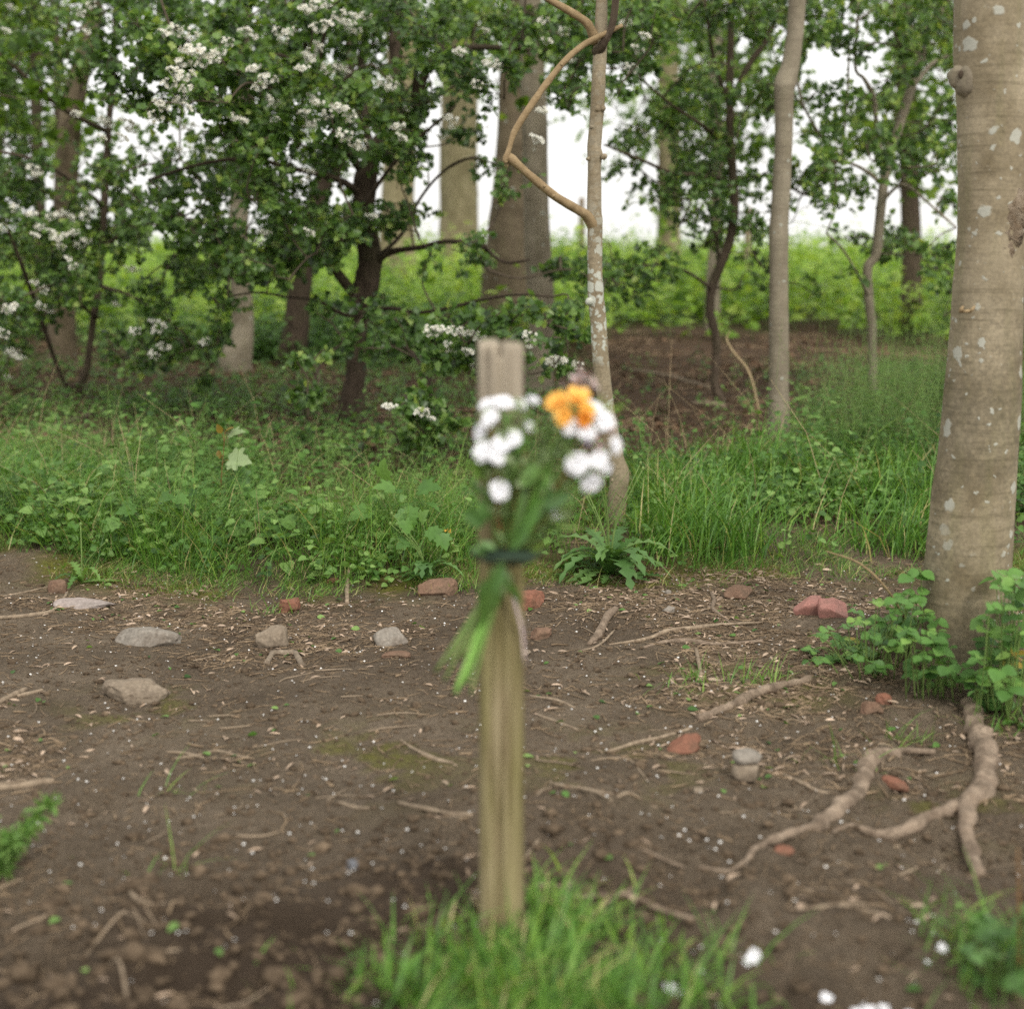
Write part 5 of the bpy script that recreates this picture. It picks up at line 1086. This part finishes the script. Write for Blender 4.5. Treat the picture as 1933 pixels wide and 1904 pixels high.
stone('brick_piece', 1475, 1622, (.05, .04, .016), M['brick'], 'flat worn brick flake below the curved root', 30, .2, 3, 8, .4, .06, cat='brick', group=B)
stone('brick_piece', 107, 1116, (.08, .06, .07), M['brick_dirty'], 'mossy reddish brick end poking from the bank at far left', 31, .4, 4, 8, .3, .08, cat='brick', group=B)
stone('brick_piece', 630, 1097, (.06, .05, .04), M['brick'], 'red brick nub half hidden behind the bent stick', 32, .4, 3, 10, .3, .1, cat='brick', group=B)
stone('brick_piece', 745, 1243, (.10, .06, .02), M['brick_dirty'], 'flat red flake in the soil below the rounded grey stone', 33, .2, 3, 8, .4, .08, cat='brick', group=B)
for X, Y, sx, rz, sd, lab in ((1525, 1160, .082, -.04, 41, 'left pink brick of the broken pair near the thick tree'), (1572, 1165, .082, -.12, 42, 'right pink brick of the broken pair near the thick tree')):
    stone('brick', X, Y, (sx * 1.22, .075, .075), M['brick_pink'], lab, sd, rz, 14, 1, .28, .025, (.3, .05), cat='brick', group='pink brick pair')
p = G(538, 1250); z = float(gz(p[0], p[1])); mb = MB()
for a, b in (((503, 1254), (514, 1233)), ((514, 1233), (557, 1231)), ((557, 1231), (570, 1256))):
    pa, pb_ = G(*a), G(*b); pa[2] = pb_[2] = 0; pa[2] = float(gz(*pa[:2])) + .004; pb_[2] = float(gz(*pb_[:2])) + .004
    tube(mb, [pa, (pa + pb_) / 2, pb_], [.011, .010, .011], 8, 5, .25, 30, seed=3)
solo('stone_ring', mb, M['stone_tan'], (p[0], p[1], z), 'U-shaped broken rim of tan pottery or stone sunk in the soil', 'stone ring')
rs = np.random.RandomState(8)
for k, (X, Y, s) in enumerate(((1420, 1838, 22), (1408, 1848, 13), (1272, 1893, 22), (1640, 1887, 26), (1618, 1895, 14), (1775, 1826, 17), (1716, 1900, 24), (1752, 1838, 12), (1560, 1898, 16), (1672, 1880, 14))):
    p = G(X, Y); z = float(gz(p[0], p[1])); c = np.array([p[0], p[1], z + s * pxs(2.4) * .45]); mb = MB()
    leaves(mb, PETAL, np.tile(c - np.array([s * pxs(2.4) * .5, 0, 0]), (5, 1)) + rs.normal(0, .002, (5, 3)), np.array([[1, .2, .1]]) + rs.normal(0, .5, (5, 3)) * np.array([1, 1, .35]), rs.normal(0, .5, (5, 3)) + np.array([0, -.4, 1]), s * pxs(2.4) * 1.1, rs.uniform(.5, .9, 5), 1.2)
    solo('fallen_flower', mb, M['white'], (p[0], p[1], z), ['large blurred white fallen flower right of the grass tuft', 'small white fallen flower touching a larger one', 'white fallen flower at the bottom under the grass tuft', 'biggest white fallen flower at the bottom of the soil', 'small white flower left of the biggest fallen one', 'white fallen flower beside the corner weed', 'white fallen flower at the bottom below the corner weed', 'tiny white fallen flower left of the corner weed', 'white fallen flower at the bottom between two others', 'small white flower right of the biggest fallen one'][k], 'fallen flower', 'white fallen flowers')

# ================================================================== sticks
def stick(lab, pts, seed, m_='stick', name='stick', lift=.5, group='sticks on the path'):
    P, r = [], []
    for q in pts:
        X, Y, wd = q[:3]; p = G(X, Y); rad = max(wd / 2 * pxs(p[1]), .0012); p[2] = float(gz(p[0], p[1])) + rad * lift + (q[3] if len(q) > 3 else 0); P.append(p); r.append(rad)
    z = [p[2] for p in P]; mb = MB()
    for i in range(1, len(P) - 1): P[i][2] = max(P[i][2], (z[i - 1] + z[i + 1]) / 2 - .004)
    tube(mb, P, r, 8, 6, .16, 45, seed=seed, rnd=.3 + .5 * ((seed * 37) % 10) / 10); c = P[0]
    return solo(name, mb, M[m_], (c[0], c[1], c[2]), lab, 'stick', group)
stick('pale bent stick with an elbow, lying out of the weeds onto the soil', [(610, 1025, 9, .02), (648, 1040, 9, .02), (672, 1050, 10, .025), (663, 1068, 9, .01), (657, 1090, 9), (655, 1115, 9), (655, 1140, 9)], 1)
stick('brown stick against the left side, ending at the pale slab', [(-20, 1168, 8), (40, 1166, 9), (100, 1157, 8), (122, 1128, 6), (128, 1110, 4)], 2)
stick('thin straight twig above the brown stick at the far left', [(-10, 1128, 4), (50, 1118, 4), (95, 1105, 3)], 52)
stick('stout stick slanting up from the left side below the mossy stone', [(-20, 1340, 10), (20, 1318, 12), (52, 1302, 9)], 3)
stick('short stub lying beside the stout left stick', [(32, 1316, 8), (60, 1310, 8), (80, 1305, 7)], 4)
stick('thick round stick entering from the left across bare soil', [(-30, 1492, 14), (30, 1487, 15), (80, 1480, 14), (103, 1478, 11)], 5)
stick('pale gnarled root piece lying alone right of the post', [(1163, 1158, 15), (1150, 1163, 17), (1140, 1180, 16), (1130, 1196, 18), (1112, 1214, 9)], 6, 'root', 'root_piece')
stick('long tapering twig with a frayed end, right of the root piece', [(1150, 1220, 3), (1220, 1208, 7), (1260, 1196, 9), (1300, 1190, 9), (1360, 1185, 7), (1440, 1178, 5)], 7)
stick('half-buried pale root arcing below the long tapering twig', [(1215, 1228, 5), (1255, 1216, 10), (1300, 1214, 11), (1350, 1220, 8), (1400, 1216, 7), (1440, 1214, 6)], 8, 'root')
stick('short pale straight twig pointing up the slope', [(1314, 1227, 8), (1318, 1250, 8), (1324, 1276, 7)], 9, 'stick')
stick('wriggling thin root beside the split brick slab', [(1342, 1118, 6), (1348, 1135, 9), (1345, 1155, 8), (1362, 1168, 6), (1385, 1183, 4)], 10, 'root')
stick('long twig leading to the red tile shard', [(1150, 1415, 7), (1200, 1400, 8), (1245, 1390, 8), (1305, 1375, 7)], 11)
stick('thin curled twig below the long twig', [(1115, 1440, 3), (1160, 1434, 4), (1190, 1440, 4), (1210, 1462, 4), (1222, 1480, 3)], 12)
stick('brown twig left of the long twig, sloping down to the right', [(1015, 1350, 6), (1050, 1360, 7), (1090, 1376, 6)], 13)
stick('thin twig above it beside the post, sloping right', [(1000, 1315, 5), (1050, 1322, 6), (1085, 1335, 4)], 14)
stick('twig slanting up right of the post near the pink stone', [(1090, 1225, 2), (1130, 1218, 5), (1000, 1245, 4)][:2] + [(1160, 1190, 4)], 15)
stick('straight twig lying just left of the post foot', [(752, 1517, 9), (800, 1527, 10), (850, 1535, 10), (893, 1541, 9)], 16)
stick('short dark twig left of the straight one', [(640, 1520, 8), (670, 1526, 9), (697, 1530, 7)], 17)
stick('thin forked twig left of centre sloping to the post', [(755, 1393, 4), (775, 1408, 6), (800, 1425, 9), (830, 1440, 9), (855, 1445, 6)], 18)
stick('upper twig of the pair left of centre', [(315, 1420, 6), (350, 1422, 7), (385, 1430, 6)], 19)
stick('bent lower twig of the pair left of centre', [(330, 1432, 5), (380, 1424, 7), (410, 1417, 7), (450, 1427, 6), (480, 1432, 4)], 20)
stick('broken stub lying on churned soil in the lower left', [(280, 1735, 10), (305, 1725, 11), (340, 1690, 11)], 21)
stick('short thick stub touching the broken one', [(247, 1715, 11), (265, 1728, 12), (280, 1738, 9)], 22)
stick('curved pale twig in the bottom left', [(200, 1825, 6), (225, 1845, 8), (237, 1875, 8), (240, 1895, 6)], 23)
stick('pair-like blurred twig at the lower left, upper one', [(285, 1830, 6), (310, 1822, 7), (345, 1815, 5)], 24)
stick('green-brown stalk curving along the bottom edge at left', [(340, 1893, 6), (420, 1880, 7), (470, 1870, 6), (520, 1855, 4)], 25)
stick('pale blurred root across the soil behind the grass tuft', [(985, 1706, 8), (1060, 1694, 9), (1130, 1696, 10), (1190, 1704, 11), (1240, 1722, 12), (1310, 1745, 10)], 26, 'root')
stick('thin root crossing the pale blurred one', [(1110, 1720, 5), (1165, 1704, 7), (1210, 1685, 5)], 27, 'root')
stick('long thin stem lying over the soil at the lower right', [(1370, 1725, 5), (1490, 1735, 7), (1590, 1732, 7), (1700, 1748, 7), (1815, 1775, 6)], 28)
stick('dark straight stick above the long thin stem', [(1540, 1735, 7), (1600, 1727, 8), (1670, 1722, 6)], 29)
stick('short stick lying between the two roots of the thick tree', [(1653, 1420, 9), (1700, 1415, 14), (1765, 1418, 11)], 30, 'root')
stick('knobbly twig left of the thick pale root', [(1478, 1455, 6), (1510, 1478, 8), (1545, 1497, 8), (1580, 1500, 5)], 31)
stick('half-buried twig running right from the post', [(1045, 1485, 8), (1100, 1498, 10), (1160, 1510, 9), (1240, 1535, 6)], 32)
stick('short twig below the half-buried one, sloping right', [(1095, 1505, 5), (1125, 1525, 8), (1155, 1540, 6)], 33)
stick('short twig meeting it from the other side', [(1165, 1537, 6), (1185, 1528, 7), (1212, 1515, 5)], 34)
stick('small stick leaning by the post foot on the right', [(990, 1610, 8), (1003, 1595, 8), (1017, 1580, 7)], 35)
stick('grey stick at the foot of the crooked hawthorn', [(1310, 765, 11), (1340, 768, 13), (1370, 770, 10)], 36, 'stick', group='sticks under the trees')
stick('thin twig under the curved root at the lower right', [(1660, 1645, 6), (1700, 1635, 7), (1735, 1620, 5)], 37)
stick('thin twig with peeling bark below the middle root', [(1560, 1582, 4), (1640, 1588, 6), (1700, 1592, 4)], 38)
stick('fallen dark branch on the shaded ground at far left', [(80, 812, 10), (150, 795, 12), (230, 770, 14), (290, 745, 12)], 39, 'twig', 'branch', group='sticks under the trees')
stick('fallen grey branch on the leaf litter right of the crooked stem', [(1180, 700, 7), (1260, 712, 9), (1340, 735, 8)], 40, 'stick', 'branch', group='sticks under the trees')
mb = MB(); p = G(1430, 790)
tube(mb, [G(1436, 790), PY(1415, 705, p[1]), PY(1385, 665, p[1] + .1), PY(1372, 640, p[1] + .2), PY(1378, 625, p[1] + .2)], [.009, .008, .007, .006, .004], 7, 6, .1, 20)
solo('dead_sapling', mb, M['dead'], (p[0], p[1], float(gz0(p[0], p[1]))), 'thin pale bent stem leaning by the crooked hawthorn', 'sapling')
rs = np.random.RandomState(77); N = 0
while N < 70:
    X, Y = rs.uniform(10, 1920), rs.uniform(1180, 1780); p = G(X, Y)
    if abs(X - 947) < 60 or rs.rand() > .35 + .65 * float(patch(p[0], p[1])): continue
    L = rs.uniform(.05, .14); a = rs.normal(.1, .7); P = []; bd = rs.normal(0, .12)
    rad = rs.uniform(.0014, .0032)
    for t in (-.5, -.2, .15, .5):
        x_, y_ = p[0] + math.cos(a) * L * t - math.sin(a) * L * bd * t * t * 3, p[1] + math.sin(a) * L * t + math.cos(a) * L * bd * t * t * 3
        P.append(np.array([x_, y_, float(gz(x_, y_)) + rad]))
    mb = MB(); tube(mb, P, [rad, rad * 1.1, rad, rad * .6], 6, 3, .12, 60, seed=N, rnd=rs.rand())
    solo('twig', mb, M['stick'], P[1], 'small thin dry brown twig lying loose on the trodden soil', 'twig', 'loose twigs on the path'); N += 1

# ================================================================== the post
PB = G(947, 1795); PB[2] = float(gz0(PB[0], PB[1])); yP = PB[1] + .02
pxm = pxs(yP)
K, Mz = 64, 90; V = []; ang = np.linspace(0, 2 * math.pi, K, endpoint=False)
ztop = PY(945, 655, yP)[2]
for i in range(Mz):
    s = i / (Mz - 1)
    ca, sa = np.cos(ang), np.sin(ang); rr = 1 / (np.abs(ca) ** 3 + np.abs(sa) ** 3) ** (1 / 3)
    half = .0405 - .0015 * s; px, py = ca * rr * half, sa * rr * half * .92
    th = np.arctan2(py, px)
    groove = 0
    for a0, dep, wd, z0, z1, wob in ((-1.52, .012, .05, -.1, .74, .05), (-1.45, .014, .08, .70, 1.2, .06), (-1.95, .006, .04, .1, .6, .08), (-1.1, .007, .05, .3, .95, .07), (-2.3, .010, .09, .75, 1.2, .03), (.3, .008, .06, 0, 1.2, .05), (2.0, .008, .06, 0, 1.2, .05)):
        ac = a0 + wob * math.sin(s * 9 + a0 * 3); d = (th - ac + math.pi) % (2 * math.pi) - math.pi
        groove = groove + dep * np.exp(-(d / wd) ** 2) * float(sstep(z0 - .04, z0 + .06, s) * sstep(z1 + .05, z1 - .05, s))
    k = 1 - groove / .04 + .02 * fbm(np.cos(ang) * 3, np.sin(ang) * 3, np.full(K, s * 5), o=3, s=4)
    zt = ztop - PB[2] + .012 * vnoise(np.cos(ang) * 2.2, np.sin(ang) * 2.2, s=14) - .02 * np.exp(-((px + .002) / .008) ** 2) + .006 * (px > .005)
    X = 947.5 + (945 - 947.5) * s
    cx_ = PY(X, 1795 - 1140 * s, yP)[0]
    V.append(np.stack([cx_ + px * k, yP + py * k, PB[2] - .15 + (zt + .15) * s], -1))
V.append(V[-1] * np.array([1, 1, 1]) * .0 + np.stack([V[-1][:, 0] * .55 + .45 * V[-1][:, 0].mean(), V[-1][:, 1] * .55 + .45 * V[-1][:, 1].mean(), V[-1][:, 2] + .003 - .008 * np.exp(-((V[-1][:, 0] - V[-1][:, 0].mean()) / .01) ** 2)], -1))
V = np.array(V); m_ = len(V); i = np.arange(m_ - 1)[:, None] * K; j = np.arange(K)[None]; j2 = (j + 1) % K
mb = MB(); e = m_ * K; jj = np.arange(K)
mb.add(np.vstack([V.reshape(-1, 3), V[-1].mean(0)[None]]), np.stack([np.full(K, e), (m_ - 1) * K + jj, (m_ - 1) * K + (jj + 1) % K], -1), np.stack([i + j, i + j2, i + K + j2, i + K + j], -1).reshape(-1, 4))
solo('wooden_post', mb, M['wood'], PB, 'weathered wooden post with a split top and a bouquet tied to its front', 'post')

# ================================================================== the bouquet
yB = yP - .062
bq = thing('bouquet', 'wilting bouquet of white and orange flowers tied head-up against the wooden post', 'bouquet', PY(950, 1050, yB))
def bp(X, Y, d=0): return PY(X, Y, yB + d)
rs = np.random.RandomState(9)
def daisy(X, Y, rad, d, nrm, mk='white', ck='yellow', n=18, name='white_flower', tp=FLORET, layers=2, wid=1.0, stem=True):
    c = bp(X, Y, d); z = unit(nrm); a = unit(np.cross(z, [.2, .3, 1])); b = np.cross(z, a); mb = MB()
    for l in range(layers):
        an = np.arange(n) * 2 * math.pi / n + l * .2; dv = a * np.cos(an)[:, None] + b * np.sin(an)[:, None] + z * (.12 + .4 * l) + rs.normal(0, .1, (n, 3))
        leaves(mb, tp, np.tile(c, (n, 1)), dv, np.tile(z, (n, 1)), rad * (1 - .25 * l) * rs.uniform(.85, 1.1, n), rs.uniform(.5, .9, n), wid)
    V_, T_ = ICO[2]; mb.add(V_ * rad * np.array([.27, .27, .27]) + c + z * rad * .12, T_, None, .6, 1)
    o = part(name, mb, [M[mk], M[ck]], bq)
    if stem:
        sm = MB(); e = bp(952 + rs.uniform(-14, 14), 1050, rs.uniform(-.02, .012)); tube(sm, [c - z * .003, c * .6 + e * .4 + np.array([rs.normal(0, .006), 0, -.006]), e], [.0016, .0018, .002], 6, 5, rnd=rs.rand())
        part('stem', sm, M['stem'] if rs.rand() > .25 else M['redstem'], bq)
W = [(921, 764, 23, 0, (-.4, -.5, .9)), (950, 760, 22, -.02, (.1, -.6, .9)), (980, 764, 20, -.01, (.3, -.5, .9)), (925, 790, 24, -.03, (-.6, -.7, .5)), (906, 818, 22, -.02, (-.8, -.6, .4)), (970, 826, 22, -.035, (.3, -.9, .5)), (946, 838, 24, -.04, (0, -.9, .5)), (912, 852, 26, -.03, (-.6, -.8, .3)), (938, 862, 21, -.045, (0, -1, .2)), (943, 926, 25, -.05, (-.2, -1, .2)), (1006, 755, 18, 0, (.2, -.4, .9)), (1000, 805, 14, -.02, (.3, -.8, .5)), (1122, 772, 25, -.03, (.4, -.7, .6)), (1142, 796, 26, -.03, (.5, -.8, .4)), (1078, 805, 23, -.04, (-.1, -.9, .5)), (1108, 815, 22, -.05, (.2, -1, .2)), (1089, 874, 30, -.05, (-.1, -1, .1)), (1130, 868, 24, -.04, (.3, -1, .1)), (1116, 912, 27, -.05, (.2, -1, -.3)), (1162, 840, 22, -.03, (.8, -.7, .1)), (1050, 970, 13, -.02, (.3, -.9, .2)), (1146, 885, 15, -.03, (.5, -.8, -.2))]
for X, Y, s, d, nv in W: daisy(X, Y, s * pxs(yB) * .80, d, np.array(nv) + rs.normal(0, .12, 3), ck='white', wid=1.9)
for X, Y, s, d, nv, mk in ((1052, 762, 27, -.02, (-.4, -.7, .7), 'yellow'), (1090, 752, 27, -.02, (.2, -.6, .8), 'yellow'), (1064, 784, 20, -.05, (-.3, -1, .2), 'yellow'), (1108, 775, 20, -.04, (.3, -.9, .4), 'yellow'), (1103, 792, 16, -.055, (.1, -1, .1), 'orange')):
    daisy(X, Y, s * pxs(yB), d, np.array(nv), mk, mk, 11, 'yellow_flower' if mk == 'yellow' else 'orange_flower', PETAL, 3, .8)
for X, Y, s, d, mk in ((1096, 718, 24, 0, 'lilac'), (1060, 735, 18, 0, 'lilac'), (1118, 725, 16, 0, 'lilac'), (1128, 838, 22, -.04, 'lilac'), (1150, 815, 18, -.03, 'lilac'), (1105, 842, 17, -.05, 'lilac_dark')):
    mb = MB(); n = 9; c = bp(X, Y, d); leaves(mb, FLORET, c + rs.normal(0, .003, (n, 3)), rs.normal(size=(n, 3)) + np.array([0, -.2, .6]), rs.normal(size=(n, 3)), s * pxs(yB) * rs.uniform(.7, 1.2, n), rs.rand(n), 1.4); part('dried_flower', mb, M[mk], bq)
    sm = MB(); e = bp(955, 1050, -.01); tube(sm, [c, c * .6 + e * .4, e], [.0012, .0015, .002], 6, 4); part('stem', sm, M['redstem'], bq)
for X, Y, az, s, mk in ((1150, 775, .2, 34, 'field'), (1135, 765, .8, 26, 'field'), (1100, 835, .5, 34, 'grass'), (1000, 900, 1.2, 70, 'haw'), (1040, 930, .9, 80, 'haw'), (1020, 960, .5, 70, 'dark_leaf'), (1045, 985, -.9, 60, 'haw'), (1000, 985, .1, 60, 'haw'), (915, 985, 2.2, 60, 'dark_leaf'), (925, 940, 2.5, 60, 'haw'), (930, 890, 1.9, 55, 'haw'), (960, 900, 1.5, 60, 'herb'), (975, 870, 1.3, 55, 'herb'), (1010, 850, 1.1, 50, 'herb'), (1040, 860, .9, 60, 'dark_leaf'), (955, 800, 1.6, 40, 'herb'), (985, 800, 1.4, 40, 'herb'), (940, 1010, 1.9, 60, 'pale_leaf'), (955, 1030, 1.5, 50, 'haw'), (965, 960, 1.5, 70, 'haw'), (990, 930, 1.2, 60, 'herb'), (930, 1045, 2.9, 45, 'dark_leaf'), (985, 1045, .2, 50, 'haw'), (1060, 830, .8, 40, 'herb'), (1030, 820, 1.2, 40, 'haw'), (940, 970, 1.8, 60, 'dark_leaf'), (915, 900, 1.9, 50, 'haw'), (1010, 1010, .6, 40, 'haw'), (1070, 905, .7, 55, 'dark_leaf'), (1055, 880, 1.2, 45, 'herb'), (945, 1075, 4.9, 60, 'pale_leaf'), (930, 1095, 4.6, 60, 'haw'), (955, 1090, 5.0, 60, 'haw')):
    mb = MB(); n = 3; c = bp(X, Y, rs.uniform(-.04, .0)); leaves(mb, LANCE if int(X) % 3 else OVAL, c + rs.normal(0, .006, (n, 3)), np.array([[math.cos(az), -.1, math.sin(az)]]) + rs.normal(0, .3, (n, 3)), np.array([[0, -1, .3]]) + rs.normal(0, .4, (n, 3)), s * pxs(yB) * rs.uniform(.7, 1.1, n), rs.uniform(.2, .8, n), .8)
    part('leaf', mb, M[mk], bq)
mb = MB()      # filler sprigs of tiny pale buds
for k in range(80):
    X, Y = rs.uniform(915, 1075), rs.uniform(775, 985); c = bp(X, Y, rs.uniform(-.045, .005)); e = bp(952 + (X - 970) * .25, 1045, 0)
    tube(mb, [c, c * .5 + e * .5, e], [.0008, .001, .0014], 4, 3); n = 5; leaves(mb, OVAL, c + rs.normal(0, .006, (n, 3)), rs.normal(size=(n, 3)) + np.array([0, 0, .6]), rs.normal(size=(n, 3)), .013 * rs.uniform(.6, 1.3, n), rs.rand(n), 1, mi=1)
part('filler_sprigs', mb, [M['stem'], M['pale_leaf']], bq)
for a, b, wd, mk in (((1062, 845), (968, 1045), .011, 'grass'), ((1050, 900), (960, 1050), .013, 'dark_leaf'), ((890, 1040), (1022, 1050), .009, 'tie'), ((900, 1058), (1010, 1040), .008, 'tie'), ((915, 1160), (950, 1060), .014, 'dark_leaf'), ((900, 1200), (952, 1060), .012, 'haw'), ((1005, 880), (958, 1045), .009, 'haw')):
    A_, B_ = bp(*a, -.05), bp(*b, -.035); mb = MB(); leaves(mb, LANCE, B_[None], (A_ - B_)[None], np.array([[.2, -1, .2]]), float(np.linalg.norm(A_ - B_)), .5, wd / .11 / float(np.linalg.norm(A_ - B_)) * .9); part('leaf', mb, M[mk], bq)
for k, (X, Y, wd, mk) in enumerate(((860, 1308, 15, 'grass_stem'), (822, 1268, 8, 'stem'), (838, 1285, 8, 'stem'), (888, 1312, 8, 'stem'), (878, 1290, 12, 'grass_stem'), (900, 1260, 8, 'stem'), (846, 1250, 9, 'stem'), (870, 1240, 10, 'dk'))):
    s = bp(950 + (k % 3) * 5 - 6, 1060, -.004 * (k % 4)); e = bp(X, Y, -.03 + .01 * (k % 3)); mb = MB()
    tube(mb, [s, s * .55 + e * .45 + np.array([.004, 0, 0]), e], np.array([wd * .5, wd * .5, wd * .45]) * .85 * pxs(yB), 8, 6, .06, 40, rnd=.6 + .1 * (k % 4))
    part('stem', mb, M['cut_stem'] if mk == 'grass_stem' else M['stem'], bq)
mb = MB(); r_ = .024
tube(mb, [bp(962, 1095, -.01), bp(972, 1140, .0), bp(985, 1190, .012), bp(990, 1250, .016)], [.0032, .003, .003, .002], 6, 5, .1, 40); part('stem', mb, M['lilac'], bq, label='dry pinkish stem against the post')
mb = MB()
for q in range(2):
    a = np.linspace(0, 2 * math.pi, 25); cz = bp(952, 1046 + q * 6, .02)
    tube(mb, np.stack([cz[0] + np.cos(a) * .056, cz[1] + .018 + np.sin(a) * .062 - .0, cz[2] + .004 * np.sin(a * 2 + q)], -1), .0022, 6, 1, caps=False)
part('tie', mb, M['tie'], bq, label='dark tie holding the stems to the post')
